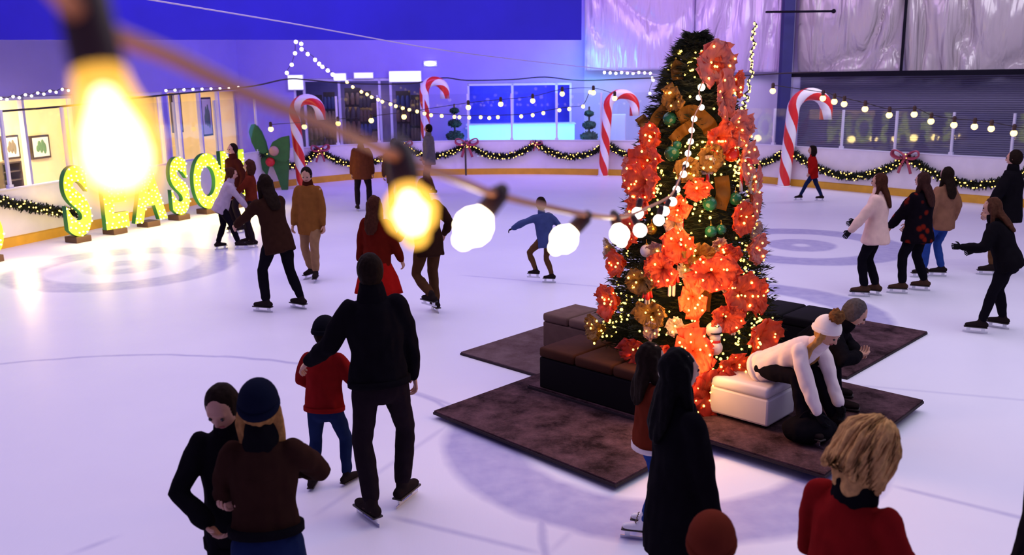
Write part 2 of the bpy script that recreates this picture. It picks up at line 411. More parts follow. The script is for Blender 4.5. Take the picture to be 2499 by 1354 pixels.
# shop interior behind the back wall
bm = B(); FB.box(bm, 0, FB.len, 3.0, 3.1, 0, 3.4); FB.box(bm, 0, FB.len, .2, 3.1, 3.4, 3.5)
FB.box(bm, HB[1][0]-.9, HB[1][0]-.8, .2, 3, 0, 3.4); FB.box(bm, -.1, 0, .2, 3, 0, 3.4); FB.box(bm, FB.len-.1, FB.len, .2, 3, 0, 3.4)
tag(obj('wall_shop', bm, mat('shop_wall', (.16, .14, .42), .7, nscale=3), smooth=False, kind='structure'), 'deep blue walls inside the shop', 'wall')
area('shop_lamp', FB.P(FB.S(1265), 1.5, 3.3), FB.P(FB.S(1265), 2.4, 1.2), 3, 230, (.08, .12, 1.0), 1)
area('shop_lamp', FB.P(FB.S(880), 1.2, 3.3), FB.P(FB.S(880), 2.4, 1), 3, 45, (.55, .5, 1), 1)
area('shop_lamp', FB.P(FB.S(870), 2.0, 2.3), FB.P(FB.S(870), 3, 1), 1.5, 14, (1, .6, .25), 1)
# goods in the shop
random.seed(21)
for k, (px, wpx, top, kind) in enumerate([(765, 36, 232, 0), (800, 28, 225, 1), (858, 40, 215, 1), (888, 30, 222, 0), (912, 16, 240, 1), (982, 36, 222, 0), (1012, 22, 232, 1)]):
    l0, zt = on_plane(FB, 1.5, px-wpx/2, top); l1, _ = on_plane(FB, 1.5, px+wpx/2, top)
    lab = ['dark display stand with hanging goods, ' + s for s in ('first from the candy cane', 'second from the candy cane', 'third in the shop front', 'fourth in the shop front', 'narrow one by the double mullion', 'wide one under the lit header', 'last before the second cane')][k]
    root = empty('display_stand', lab, 'display stand', FB.P((l0+l1)/2, 1.6, 0)); inv = Matrix.Translation(-root.location)
    bm = B(); FB.box(bm, l0, l1, 1.70, 1.74, 0, zt); FB.box(bm, l0, l1, 1.4, 1.74, 0, .1); bm.transform(inv); obj('back_board', bm, m_dark, root, smooth=False)
    for r in range(4):
        z = zt-.35-r*.5; bm = B()
        for q in range(3):
            l = l0+(l1-l0)*(q+.5)/3
            loft(bm, [FB.P(l, 1.58, z+.16), FB.P(l, 1.58, z), FB.P(l, 1.58, z-.2)], [.05, .09, .08], [.03, .06, .05], FB.d, 8)
        bm.transform(inv)
        obj('goods', bm, mat('goods%d' % ((k+r) % 4), [(.10, .04, .02), (.03, .04, .14), (.16, .09, .05), (.05, .03, .03)][(k+r) % 4], .6), root)
# lit header over the shop front
def sign_box(x0, x1, y0, y1, es, lab, dep=-.12):
    l0, z1 = on_plane(FB, dep, x0, y0); l1, z0 = on_plane(FB, dep, x1, y1)
    root = empty('light_box', lab, 'light box', FB.P((l0+l1)/2, 0, z0)); inv = Matrix.Translation(-root.location)
    bm = B(); FB.box(bm, l0, l1, dep+.02, -.002, z0, z1); bm.transform(inv); obj('housing', bm, m_frame, root, smooth=False)
    bm = B(); FB.box(bm, l0+.03, l1-.03, dep, dep+.02, z0+.03, z1-.03); bm.transform(inv)
    obj('lit_panel', bm, mat('panel_lit_%d' % int(es*10), (.8, .85, 1), .4, emit=(.82, .84, 1), es=es), root, smooth=False)
sign_box(948, 1029, 173, 200, 2.2, 'bright white light box above the shop front doors')
sign_box(700, 742, 182, 220, 1.3, 'pale light box at the corner of the shop front')
sign_box(812, 846, 178, 198, 1.6, 'small white light box where the bulb string crosses')
sign_box(862, 912, 176, 192, .9, 'dim light box between the two brighter ones')
# wall lamp
l, z = on_plane(FB, 0, 1050, 155)
root = empty('wall_lamp', 'oval white lamp glowing on the lavender wall', 'lamp', FB.P(l, -.05, z))
bm = B(); sphere(bm, (0, -.03, 0), .5, 14, 8, (.42, .10, .16)); obj('lamp_glass', bm, mat('lamp_white', (1, 1, 1), .4, emit=(.7, .85, 1), es=3.0), root)
bm = B(); box(bm, (0, .03, 0), (.46, .04, .2), bev=.01); obj('back_plate', bm, m_frame, root, smooth=False)
# counter with cyan glow below blue window
l0, z1 = on_plane(FB, -1.0, 1140, 303); l1, z0 = on_plane(FB, -1.0, 1402, 345)
root = empty('counter', 'glowing cyan counter under the wide blue window', 'counter', FB.P((l0+l1)/2, -.8, 0)); inv = Matrix.Translation(-root.location)
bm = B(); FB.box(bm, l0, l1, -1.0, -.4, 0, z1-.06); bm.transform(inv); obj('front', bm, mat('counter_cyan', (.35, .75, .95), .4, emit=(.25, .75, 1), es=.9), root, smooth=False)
bm = B(); FB.box(bm, l0-.04, l1+.04, -1.06, -.35, z1-.05, z1, bev=.01); bm.transform(inv); obj('worktop', bm, mat('counter_top', (.6, .8, .9), .3), root, smooth=False)
area('cyan_flood', FB.P(FB.len-.2, -2.2, 3.6), FB.P(FB.len+.5, -.2, 1.6), 1.0, 70, (.10, .55, 1.0), 1)
area('cyan_flood', FB.P(FB.S(1270), -2.2, .4), FB.P(FB.S(1270), -.3, 2), 3.0, 60, (.15, .45, 1.0), .5)

# blue fascia hanging across the hall
bm = B()
zf = at(700, 97, 20.0)
fa = at(-150, 97, 18.6); fb_ = at(1419, 97, 18.6)
ft = 4.2
d = (fb_-fa)
vs = []
for q in (0, .12):
    for p, z in ((fa, 0), (fb_, 0), (fb_, ft), (fa, ft)): vs.append(bm.verts.new(p+Vector((0, q, z))))
for idx in ((3, 2, 1, 0), (4, 5, 6, 7), (0, 1, 5, 4), (1, 2, 6, 5), (2, 3, 7, 6), (3, 0, 4, 7)): bm.faces.new([vs[i] for i in idx])
bmesh.ops.recalc_face_normals(bm, faces=bm.faces)
tag(obj('ceiling', bm, mat('fascia_blue', (.022, .012, .55), .6, nscale=.7, nvar=.3), smooth=False, kind='structure'), 'deep blue ceiling drop hanging above the lavender wall', 'ceiling')

# plastic curtains
def plastic(name_col, col, seed):
    M = bpy.data.materials.new(name_col); M.use_nodes = True; nt = M.node_tree; b = nt.nodes['Principled BSDF']
    b.inputs['Base Color'].default_value = (*col, 1); b.inputs['Roughness'].default_value = .2; b.inputs['Specular IOR Level'].default_value = 1.0
    b.inputs['Transmission Weight'].default_value = 0.0
    tc = nt.nodes.new('ShaderNodeTexCoord'); mp = nt.nodes.new('ShaderNodeMapping'); mp.inputs['Scale'].default_value = (1.8, 1.8, .22); mp.inputs['Rotation'].default_value = (0, .22, 0)
    mp.inputs['Location'].default_value = (seed, 0, 0)
    n = nt.nodes.new('ShaderNodeTexNoise'); n.inputs['Scale'].default_value = 1.1; n.inputs['Detail'].default_value = 3; n.inputs['Distortion'].default_value = .5
    nt.links.new(tc.outputs['Object'], mp.inputs[0]); nt.links.new(mp.outputs[0], n.inputs['Vector'])
    bp = nt.nodes.new('ShaderNodeBump'); bp.inputs['Strength'].default_value = .8; bp.inputs['Distance'].default_value = .35
    nt.links.new(n.outputs['Fac'], bp.inputs['Height']); nt.links.new(bp.outputs[0], b.inputs['Normal'])
    return M
def curtain(fr, l0, l1, dep, z0, z1, M, lab, seed, amp=.10):
    bm = B(); nx = int((l1-l0)*9); nz = 44; g = []
    for i in range(nx+1):
        row = []
        for j in range(nz+1):
            l = l0+(l1-l0)*i/nx; z = z0+(z1-z0)*j/nz
            s = 1-abs(noise.noise(Vector((l*1.1+z*.35*math.sin(l*.7+seed), z*.28, seed*7.3))))*2.2
            y = amp*1.6*max(-.3, s)**3 + amp*.5*s + .05*noise.noise(Vector((l*3.5+z*.8, z*.5, seed))) + .08*noise.noise(Vector((l*.5, z*.4, seed+9)))
            row.append(bm.verts.new(fr.P(l, dep+y, z)))
        g.append(row)
    for i in range(nx):
        for j in range(nz): bm.faces.new((g[i][j], g[i+1][j], g[i+1][j+1], g[i][j+1]))
    bmesh.ops.solidify(bm, geom=bm.faces[:], thickness=.01)
    return tag(obj('plastic_curtain', bm, M, smooth=True), lab, 'curtain')
m_pl1 = plastic('plastic_pink', (.74, .60, .86), 1); m_pl2 = plastic('plastic_grey', (.60, .52, .56), 4)
zc = FC.Z(1450, 172)
curtain(FC, .02, FC.len*.52, -.6, zc, 8, m_pl1, 'lavender plastic sheet curtain behind the tree top', 1)
curtain(FC, FC.len*.52+.02, FC.len-.25, -.63, zc-.12, 8, m_pl1, 'pinkish plastic sheet curtain between tree and blue column', 2)
sv = FR.S(2208)
curtain(FR, .3, sv-.03, -.62, FR.Z(2100, 176), 8, m_pl2, 'grey wrinkled plastic sheet curtain right beside the blue column', 3, .16)
curtain(FR, sv+.03, FR.len, -.62, FR.Z(2400, 180), 8, m_pl2, 'grey wrinkled plastic sheet curtain beyond the black batten', 4, .2)
m_black = mat('black_bar', (.006, .005, .010), .9, spec=.05)
bm = B(); FR.box(bm, sv-.035, sv+.035, -.80, -.70, FR.Z(2208, 176), 8); tag(obj('batten', bm, m_black, smooth=False), 'vertical black batten joining the grey plastic sheets', 'batten')
bm = B(); zz = FR.Z(2208, 178); FR.box(bm, .1, FR.len, -.82, -.74, zz-.09, zz+.07); tag(obj('rail', bm, m_black, smooth=False), 'long black rail holding the hem of the plastic sheets', 'rail')
# corrugated shutter wall
def shutter_mat():
    M = bpy.data.materials.new('shutter'); M.use_nodes = True; nt = M.node_tree; b = nt.nodes['Principled BSDF']
    b.inputs['Base Color'].default_value = (.30, .28, .42, 1); b.inputs['Roughness'].default_value = .42; b.inputs['Metallic'].default_value = .1
    return M
bm = B(); z = 0; FR.box(bm, 0, FR.len, .05, .2, 0, 8)
tag(obj('wall_right', bm, m_w2, smooth=False, kind='structure'), 'wall behind the grey shutters', 'wall')
bm = B(); prof = []
zt = FR.Z(2208, 178); n = 46
vr = []
for j in range(n*2+1):
    z = zt*j/(n*2); dd = -.02 if j % 2 else .03
    vr.append((bm.verts.new(FR.P(.3, dd, z)), bm.verts.new(FR.P(FR.len, dd, z))))
for j in range(n*2): bm.faces.new((vr[j][0], vr[j][1], vr[j+1][1], vr[j+1][0]))
bmesh.ops.solidify(bm, geom=bm.faces[:], thickness=.01)
tag(obj('roller_shutter', bm, shutter_mat(), smooth=False), 'slate grey ribbed metal shutter behind the boards', 'shutter')
# blue column
m_col = mat('column_blue', (.008, .008, .09), .7, nscale=3)
cb = FR.P(.05, -.95, 0)
bm = B(); box(bm, cb+Vector((0, 0, 4)), (.34, .34, 8), bev=.02); tag(obj('column', bm, m_col, smooth=False, kind='structure'), 'dark blue steel column between the plastic sheets', 'column')
p = at(1942, 30, cb.y*.98-1.3)
root = empty('bracket', 'thin dark bracket arm crossing the blue column', 'bracket', p)
bm = B(); loft(bm, [(-1.0, -.3, 0), (1.05, -.3, 0)], .035, n=8); obj('arm', bm, m_black, root)
bm = B(); sphere(bm, (1.08, -.3, 0), .07); obj('end_cap', bm, m_black, root)
# things in the bay
l0, z1 = on_plane(FC, -.9, 1488, 278); l1, z0 = on_plane(FC, -.9, 1526, 340)
bm = B(); FC.box(bm, l0, l1, -1.2, -.9, 0, z1, bev=.02)
root = empty('cabinet', 'plain white cabinet standing in the blue bay', 'cabinet'); obj('body', bm, mat('cab_white', (.6, .65, .85), .5), root, smooth=False)
bm = B(); FC.box(bm, l0+.03, l1-.03, -1.225, -1.205, .1, z1-.05); obj('door', bm, mat('cab_white', (.6, .65, .85), .5), root, smooth=False)

# topiary trees in pots
m_green = mat('leaf_dark', (.02, .07, .04), .7, nscale=30, nvar=.6)
m_pot = mat('pot_dark', (.05, .05, .08), .5)
def topiary(px, top, base, lab):
    p = board_at(px, 1.2); x, y, zd = proj(p)
    root = empty('topiary_tree', lab, 'topiary', p)
    H = CH + (ray(px, top)*(p.y/ray(px, top).y)).z
    bm = B(); loft(bm, [(0, 0, 0), (0, 0, .25), (0, 0, .5)], [.22, .27, .30], n=14, cap=False); obj('pot', bm, m_pot, root)
    bm = B(); loft(bm, [(0, 0, .4), (0, 0, H)], .03, n=6); obj('stem', bm, m_dark, root)
    tiers = 4
    for k in range(tiers):
        z = .75+(H-.95)*k/(tiers-1); r = .38*(1-.2*k)
        bm = B()
        for q in range(260):
            th = random.uniform(0, 2*PI); ph = math.acos(random.uniform(-1, 1)); d = Vector((math.sin(ph)*math.cos(th), math.sin(ph)*math.sin(th), math.cos(ph)*.6))
            c = d*r*random.uniform(.8, 1.0)+Vector((0, 0, z)); s = .045
            a = Vector((random.uniform(-1, 1), random.uniform(-1, 1), random.uniform(-1, 1))).normalized()*s; b2 = a.orthogonal().normalized()*s*.5
            bm.faces.new([bm.verts.new(c-a), bm.verts.new(c+b2), bm.verts.new(c+a), bm.verts.new(c-b2)])
        sphere(bm, (0, 0, z), r*.85, 14, 8, (1, 1, .6)); obj('tier', bm, m_green, root)
random.seed(5)
topiary(1115, 255, 340, 'tiered dark topiary tree next to the second candy cane')
topiary(1418, 262, 335, 'tiered dark topiary tree at the end of the cyan counter')

# ------------------------------------------------------------------ lights: bulbs, strings
m_bulb = mat('bulb_warm', (1, .8, .4), .3, emit=(1, .66, .16), es=3.6)
m_bulbw = mat('bulb_white', (1, .95, .9), .3, emit=(1, .86, .72), es=7)
m_fairy = mat('fairy_warm', (1, .8, .3), .3, emit=(1, .58, .09), es=6)
m_sock = mat('socket_brown', (.05, .018, .01), .5)
m_wire = mat('wire_black', (.02, .012, .012), .5)
def bulb_mesh(r):
    bm = B(); loft(bm, [(0, 0, 0), (0, 0, -r*.5), (0, 0, -r*1.3), (0, 0, -r*2.1), (0, 0, -r*2.6)], [r*.35, r*.5, r*.98, r*.95, r*.45], n=14)
    me = bpy.data.meshes.new('bulb'); bm.to_mesh(me); bm.free()
    for p in me.polygons: p.use_smooth = True
    return me
def mesh_of(bm, M, name='m'):
    me = bpy.data.meshes.new(name); bm.to_mesh(me); bm.free(); me.materials.append(M)
    for p in me.polygons: p.use_smooth = True
    return me
def inst(name, me, loc, parent=None, rot=None, sc=1):
    o = bpy.data.objects.new(name, me); C.objects.link(o); o.location = loc
    if rot: o.rotation_euler = rot
    o.scale = (sc, sc, sc)
    if parent: o.parent = parent
    return o
bm = B(); sphere(bm, (0, 0, 0), 1, 8, 6); ME_F = mesh_of(bm, m_fairy, 'fairy_bulb')
bm = B(); sphere(bm, (0, 0, 0), 1, 10, 7); ME_B = mesh_of(bm, m_bulb, 'warm_bulb')
bm = B(); sphere(bm, (0, 0, 0), 1, 10, 7); ME_W = mesh_of(bm, m_bulbw, 'white_bulb')
bm = B(); loft(bm, [(0, 0, .7), (0, 0, 2.2)], [.55, .6], n=8); ME_S = mesh_of(bm, m_sock, 'socket')
def string(lab, pts, me, r, wire=True, cable=None, sock=True, drop=.09):
    """pts: bulb centres (world); the wire passes above them"""
    root = empty('light_string', lab, 'string lights', pts[0]); o0 = root.location.copy()
    cp = [Vector(p)+Vector((0, 0, drop))-o0 for p in (cable or pts)]
    bm = B(); loft(bm, catmull(cp, 5), .008, n=6); obj('wire', bm, m_wire, root)
    for p in pts:
        b = inst('bulb', me, Vector(p)-o0, root, sc=r)
        if sock: s = inst('socket', ME_S, (0, 0, 0), b)
    return root
# far strings, depth from the place they hang
def pxs(lst): return [at(x, y, d) for x, y, d in lst]
string('dotted bulb string rising to a peak over the shop front', pxs([(700, 178, 27), (712, 158, 26.9), (720, 130, 26.8), (722, 102, 26.7), (735, 107, 26.6), (736, 120, 26.5), (751, 132, 26.4), (769, 146, 26.2), (779, 156, 26), (787, 163, 25.9), (800, 172, 25.7), (812, 182, 25.5)]), ME_W, .055, sock=False, drop=.05)
string('warm bulb string sloping across the shop windows', pxs([(847, 200, 25.2), (861, 212, 25.1), (882, 224, 25), (896, 230, 24.9), (907, 237, 24.8), (923, 243, 24.6), (933, 248, 24.5), (953, 254, 24.4), (966, 259, 24.3), (983, 264, 24.2), (999, 268, 24), (1018, 272, 23.9), (1036, 277, 23.8), (1052, 281, 23.7), (1078, 283, 23.6), (1109, 285, 23.5), (1121, 286, 23.5), (1145, 287, 23.4), (1173, 286, 23.4), (1194, 288, 23.3), (1215, 286, 23.3), (1272, 284, 23.2), (1300, 281, 23.1), (1326, 276, 23), (1365, 269, 22.9), (1389, 266, 22.8), (1423, 260, 22.7), (1440, 225, 22.6)]), ME_B, .048, sock=False, drop=.05)
string('widely spaced round bulbs hanging before the shop and blue window', pxs([(661, 315, 24), (743, 309, 24), (825, 302, 24), (906, 294, 24), (986, 285, 24), (1143, 262, 24.2), (1222, 254, 24.3), (1300, 246, 24.4), (1372, 229, 24.5), (1448, 226, 24.6), (1500, 240, 24.6)]), ME_B, .07, sock=True, drop=.12)
string('row of tiny white bulbs under the lavender plastic sheet', pxs([(1475+i*14, 177+(i % 3), 29.5) for i in range(9)] + [(1592, 190, 29.5), (1594, 196, 29.4), (1586, 228, 29.3), (1622, 215, 29.2)]), ME_W, .045, sock=False, drop=.05)
string('sagging warm bulb string in front of the metal shutter', pxs([(1886, 222, 19), (2008, 240, 18.5), (2036, 248, 18.4), (2060, 254, 18.3), (2111, 266, 18.1), (2170, 281, 17.9), (2231, 279, 17.7), (2272, 296, 17.5), (2328, 305, 17.3), (2378, 309, 17.1), (2419, 314, 17), (2474, 325, 16.8), (2530, 333, 16.6)]), ME_B, .062, sock=True, drop=.12)
string('row of small white bulbs along the lobby window head', pxs([(2+i*15, 240-2.2*i+(i % 2)*5, 19.5+i*.1) for i in range(12)]), ME_W, .03, sock=False, drop=.03)
string('white bulbs along the head of the poster window', pxs([(405+i*22, 221-i, 23.6+i*.4) for i in range(9)]), ME_W, .035, sock=False, drop=.03)
# strand hanging beside the tree
strand = []
pts = catmull([at(x, y, d) for x, y, d in ((1842, 58, 8.4), (1838, 110, 8.35), (1834, 165, 8.3), (1824, 225, 8.2), (1812, 275, 8.1), (1804, 320, 8.0), (1797, 370, 7.95), (1800, 425, 7.9))], 8)
random.seed(11)
for i, p in enumerate(pts):
    strand.append(p+Vector((random.uniform(-.02, .02), 0, random.uniform(-.01, .01))))
string('dense warm fairy strand hanging straight down beside the tree', strand, ME_F, .014, sock=False, drop=.012)
# near string from the camera to the tree top
def lit_glass():
    M = bpy.data.materials.new('bulb_glass'); M.use_nodes = True; nt = M.node_tree; nt.nodes.remove(nt.nodes['Principled BSDF'])
    tr = nt.nodes.new('ShaderNodeBsdfTransparent'); em = nt.nodes.new('ShaderNodeEmission'); em.inputs[0].default_value = (1, .50, .07, 1); em.inputs[1].default_value = 2.0
    mx = nt.nodes.new('ShaderNodeMixShader'); mx.inputs[0].default_value = .62; nt.links.new(tr.outputs[0], mx.inputs[1]); nt.links.new(em.outputs[0], mx.inputs[2])
    nt.links.new(mx.outputs[0], nt.nodes['Material Output'].inputs[0]); return M
m_glassw = lit_glass()
m_core = mat('bulb_core_near', (1, .9, .6), .3, emit=(1, .80, .50), es=9)
m_fil = mat('bulb_core', (1, .9, .6), .3, emit=(1, .82, .58), es=14)
near = [((280, 352, .46), (222, 90, .46), .0235), ((1003, 515, .86), (985, 425, .87), .027), ((1155, 553, 1.24), (1212, 480, 1.25), .026), ((1376, 584, 1.72), (1430, 528, 1.73), .026),
        ((1512, 572, 2.25), (1500, 530, 2.27), .024), ((1562, 562, 2.7), (1545, 528, 2.72), .022), ((1556, 520, 3.1), (1560, 498, 3.1), .022), ((1608, 537, 3.5), (1612, 515, 3.5), .024),
        ((1622, 515, 4.0), (1630, 495, 4.0), .024), ((1641, 492, 4.6), (1646, 473, 4.6), .026), ((1651, 462, 5.2), (1655, 445, 5.2), .024), ((1668, 425, 5.8), (1670, 408, 5.8), .026), ((1674, 401, 6.3), (1678, 388, 6.3), .024),
        ((1679, 374, 6.6), (1682, 360, 6.6), .026), ((1686, 345, 6.9), (1688, 332, 6.9), .026), ((1688, 318, 7.1), (1690, 305, 7.1), .026), ((1694, 290, 7.3), (1697, 278, 7.3), .028), ((1712, 262, 7.5), (1712, 248, 7.5), .028), ((1705, 238, 7.7), (1706, 226, 7.7), .026), ((1712, 213, 7.9), (1714, 200, 7.9), .036)]
root = empty('light_string', 'near string of glowing globe bulbs running from overhead to the tree', 'string lights', at(*near[2][1])); o0 = root.location.copy()
for i, (bc, sc_, r) in enumerate(near):
    b = at(*bc); s = at(*sc_); ax = (b-s).normalized()
    R = ax.to_track_quat('-Z', 'Y').to_matrix()
    if i < 5:
        k = r
        bm = B()
        if i == 0: loft(bm, [b-ax*k*1.75, b-ax*k*1.3, b-ax*k*.7, b, b+ax*k*.6], [k*.52, k*.60, k*.80, k, k*.82], n=24)
        else: loft(bm, [b-ax*k*1.25, b-ax*k*.9, b-ax*k*.5, b, b+ax*k*.5, b+ax*k*.85], [k*.42, k*.52, k*.86, k, k*.87, k*.52], n=24)
        bm.transform(Matrix.Translation(-o0))
        g = obj('bulb', bm, m_glassw if i < 2 else m_fil, root)
        if i < 2:
            bm = B()
            if i == 0: loft(bm, [b-ax*k*1.0, b-ax*k*.3, b+ax*k*.3], [k*.26, k*.58, k*.66], n=16)
            else: loft(bm, [b-ax*k*.4, b, b+ax*k*.35], [k*.36, k*.62, k*.52], n=16)
            bm.transform(Matrix.Translation(-o0)); obj('filament', bm, m_core, g)
        bm = B(); q0 = b-ax*k*(3.9 if i == 0 else 2.5); q1 = b-ax*k*(1.75 if i == 0 else 1.25)
        loft(bm, [q0, q0.lerp(q1, .15), q0.lerp(q1, .5), q1], [k*.40, k*.56, k*.56, k*.58], n=14); bm.transform(Matrix.Translation(-o0)); obj('socket', bm, m_sock, root)
    else:
        g = inst('bulb', ME_W, b-o0, root, sc=r*.9)
        if i < 12: bm = B(); loft(bm, [b-ax*r, b-ax*r*2], r*.5, n=8); bm.transform(Matrix.Translation(-o0)); obj('socket', bm, m_sock, root)
cab = [at(60, -120, .40), at(215, 50, .46), at(420, 140, .53), at(620, 235, .62), at(830, 320, .74), at(975, 385, .87), at(1120, 440, 1.05), at(1210, 474, 1.25), at(1320, 502, 1.48), at(1432, 524, 1.73), at(1500, 530, 2.27), at(1545, 522, 2.8), at(1595, 500, 3.4), at(1630, 482, 4.0), at(1648, 460, 4.6)] + [at(*n_[1]) for n_ in near[11:]]
bm = B(); loft(bm, catmull([p-o0 for p in cab], 5), .0055, n=8); obj('cable', bm, mat('cable_bulb_lit', (.60, .22, .08), .4), root)  # orange base colour takes in the bulbs' light falling on the cable
# pale guy wire high above
bm = B(); loft(bm, catmull([at(250, -20, 12), at(700, 55, 15), at(1100, 125, 19), at(1440, 165, 24), at(1700, 192, 30)], 5), .012, n=6)
tag(obj('guy_wire', bm, mat('wire_pale', (.65, .55, .8), .4)), 'thin pale guy wire crossing the blue ceiling drop', 'wire')
# black cable looping over the glass
cpt = []
for i, (x, y) in enumerate([(-100, 285), (0, 272), (170, 258), (400, 232), (600, 213), (700, 193), (760, 196), (860, 204), (1000, 204), (1080, 190), (1140, 196), (1250, 194), (1330, 188), (1420, 196), (1600, 190), (1780, 186), (1930, 178), (2000, 176)]):
    p = board_at(max(-300, x), .05); cpt.append(at(x, y, proj(p)[2]))
bm = B(); loft(bm, catmull(cpt, 5), .022, n=6); tag(obj('cable', bm, m_wire), 'black cable looping above the rink glass', 'cable')

# ------------------------------------------------------------------ candy canes
m_red = mat('cane_red', (.70, .02, .02), .35); m_white = mat('cane_white', (.85, .80, .85), .35)
def cane(p, H, yaw, lab, r=.15, hook=.42, lean=0.0):
    root = empty('candy_cane', lab, 'candy cane', p, yaw)
    path = []; st = H-hook; n = 26
    for i in range(n+1): path.append(Vector((lean*(i/n), 0, st*i/n)))
    for i in range(1, 17): a = PI*1.06*i/16; path.append(Vector((lean+hook*(1-math.cos(a)), 0, st+hook*math.sin(a))))
    path.append(path[-1]+Vector((0, 0, -.16)))
    bm = B(); loft(bm, path, r, side=(0, 1, 0), n=24, cap=False, twist=-.28*(H/2.5), sector=lambda j: 0 if (j % 12) < 6 else 1)
    obj('cane', bm, [m_red, m_white], root)
    bm = B(); loft(bm, [(0, 0, .0), (0, 0, .03)], [r*1.3, r*1.2], n=20, cap=False); obj('foot_plate', bm, m_white, root)
    return root
cane(board_at(1477, -.32), 2.5, .05, 'red and white candy cane left of the tree by the boards', lean=.12)
cane(board_at(1927, -.30), 2.5, -.1, 'tall red and white candy cane beside the child in red', .165, .44, lean=.15)
p2 = board_at(1046, .5); cane(p2, 2.95, .1, 'candy cane standing by the boards behind the grey shirted man', lean=.0, hook=.33)
p1 = ground(694, 470); p1 = board_at(690, -.8)
c1 = cane(p1, 2.5, .0, 'candy cane tied with a big green bow', lean=-.1, hook=.36)
m_bow = mat('bow_green', (.01, .13, .03), .5, nscale=8)
bm = B(); s = proj(p1)[2]/F
def bowpoly(pts, y0=-.34, y1=-.22):
    M = Matrix(((1, 0, 0, 0), (0, 0, -1, 0), (0, 1, 0, 0), (0, 0, 0, 1)))
    c0 = proj(p1)
    poly = [((x-c0[0])*s, (c0[1]-y)*s) for x, y in pts]
    prism(bm, poly, -y1, -y0, M)
bowpoly([(660, 378), (640, 368), (630, 345), (625, 320), (632, 303), (643, 302), (655, 320), (664, 345), (668, 370)])
bowpoly([(668, 368), (680, 345), (700, 334), (720, 330), (720, 352), (717, 385), (708, 396), (690, 388), (672, 380)], -.36, -.24)
bowpoly([(672, 375), (692, 384), (716, 388), (712, 420), (706, 478), (696, 470), (686, 430), (676, 400)], -.30, -.20)
bowpoly([(655, 372), (668, 376), (668, 400), (660, 425), (650, 410), (648, 388)], -.30, -.20)
bmesh.ops.bevel(bm, geom=bm.edges[:], offset=.012, segments=2, affect='EDGES')
bw = obj('bow', bm, m_bow, c1, smooth=False)
bm = B(); c0 = proj(p1); sphere(bm, ((672-c0[0])*s, -.36, (c0[1]-392)*s), .13, 14, 10); sphere(bm, ((683-c0[0])*s, -.36, (c0[1]-366)*s), .14, 14, 10, mi=1)
obj('berries', bm, [m_red, mat('berry_pink', (.55, .30, .22), .5)], bw)
# second red berry cluster above: red tips on cane drawn by the stripes

# ------------------------------------------------------------------ garlands and bows
m_fir = mat('fir', (.008, .014, .006), .8, nscale=25, nvar=.7)
def garland(p0, p1_, sag, lab, n_b, seed, rad=.085):
    random.seed(seed)
    root = empty('garland', lab, 'garland', p0); o0 = Vector(p0)
    P = []
    N = 24
    for i in range(N+1):
        t = i/N; 
        px0 = proj(p0)[0]; px1 = proj(p1_)[0]
        q = board_at(px0+(px1-px0)*t, -.10)
        base = Vector((q.x, q.y, 0)); z = p0[2]*(1-t)+p1_[2]*t - sag*4*t*(1-t)
        base.z = z; P.append(base-o0)
    bm = B(); loft(bm, P, .03, n=6)
    L_ = sum((P[i+1]-P[i]).length for i in range(N)); K = int(L_*620)
    for k in range(K):
        t = random.random()*N; i = min(N-1, int(t)); c = P[i].lerp(P[i+1], t-i)
        d = Vector((random.gauss(0, 1), random.gauss(0, 1), random.gauss(0, 1))).normalized()
        e = c+d*rad*random.uniform(.5, 1.15); w_ = d.orthogonal().normalized()*.020
        w_.rotate(Matrix.Rotation(random.uniform(0, 6.28), 3, d))
        bm.faces.new([bm.verts.new(c-w_), bm.verts.new(e-w_*.6), bm.verts.new(e+d*.02), bm.verts.new(e+w_*.6), bm.verts.new(c+w_)])
    obj('foliage', bm, m_fir, root)
    bus = []
    for k in range(n_b):
        t = (k+random.random())/n_b*N; i = min(N-1, int(t)); c = P[i].lerp(P[i+1], t-i)
        tn = (P[min(N, i+1)]-P[i]).normalized(); out = Vector((tn.y, -tn.x, 0)).normalized()
        d = (out*random.uniform(.5, 1)+Vector((0, 0, 1))*random.uniform(-.8, .8)).normalized()
        inst('bulb', ME_F, c+d*rad*random.uniform(.85, 1.1), root, sc=random.uniform(.010, .016))
    return root
gx = [(640, 778), (778, 985), (985, 1141), (1141, 1311), (1311, 1482), (1482, 1660), (1660, 1925), (1925, 2210), (2210, 2520)]
gl = ['beside the green bow', 'behind the brown jacket', 'behind the grey shirted man', 'below the cyan counter, first half', 'below the cyan counter, ending at the candy cane',
      'from the candy cane toward the tree', 'from the tree to the tall candy cane', 'behind the child in red', 'ending behind the man in black']
for i, (a, b) in enumerate(gx):
    zt = 1.0; pa = board_at(a, -.10, zt); pb = board_at(b, -.10, zt)
    ln = (pb-pa).length
    garland(pa, pb, min(.60, ln*.19), 'lit fir garland swag on the boards '+gl[i], min(70, int(ln*19)), 100+i, .125)
pa = board_at(-250, -.10, 1.0); pb = board_at(178, -.10, .45)
pm = [board_at(-30, -.10, 1.05), board_at(178, -.10, .42)]
garland(pm[0], pm[1], .02, 'lit fir garland sloping down to the first letter', 45, 131, .12)
m_bowp = mat('bow_pink', (.38, .05, .09), .5, nscale=12)
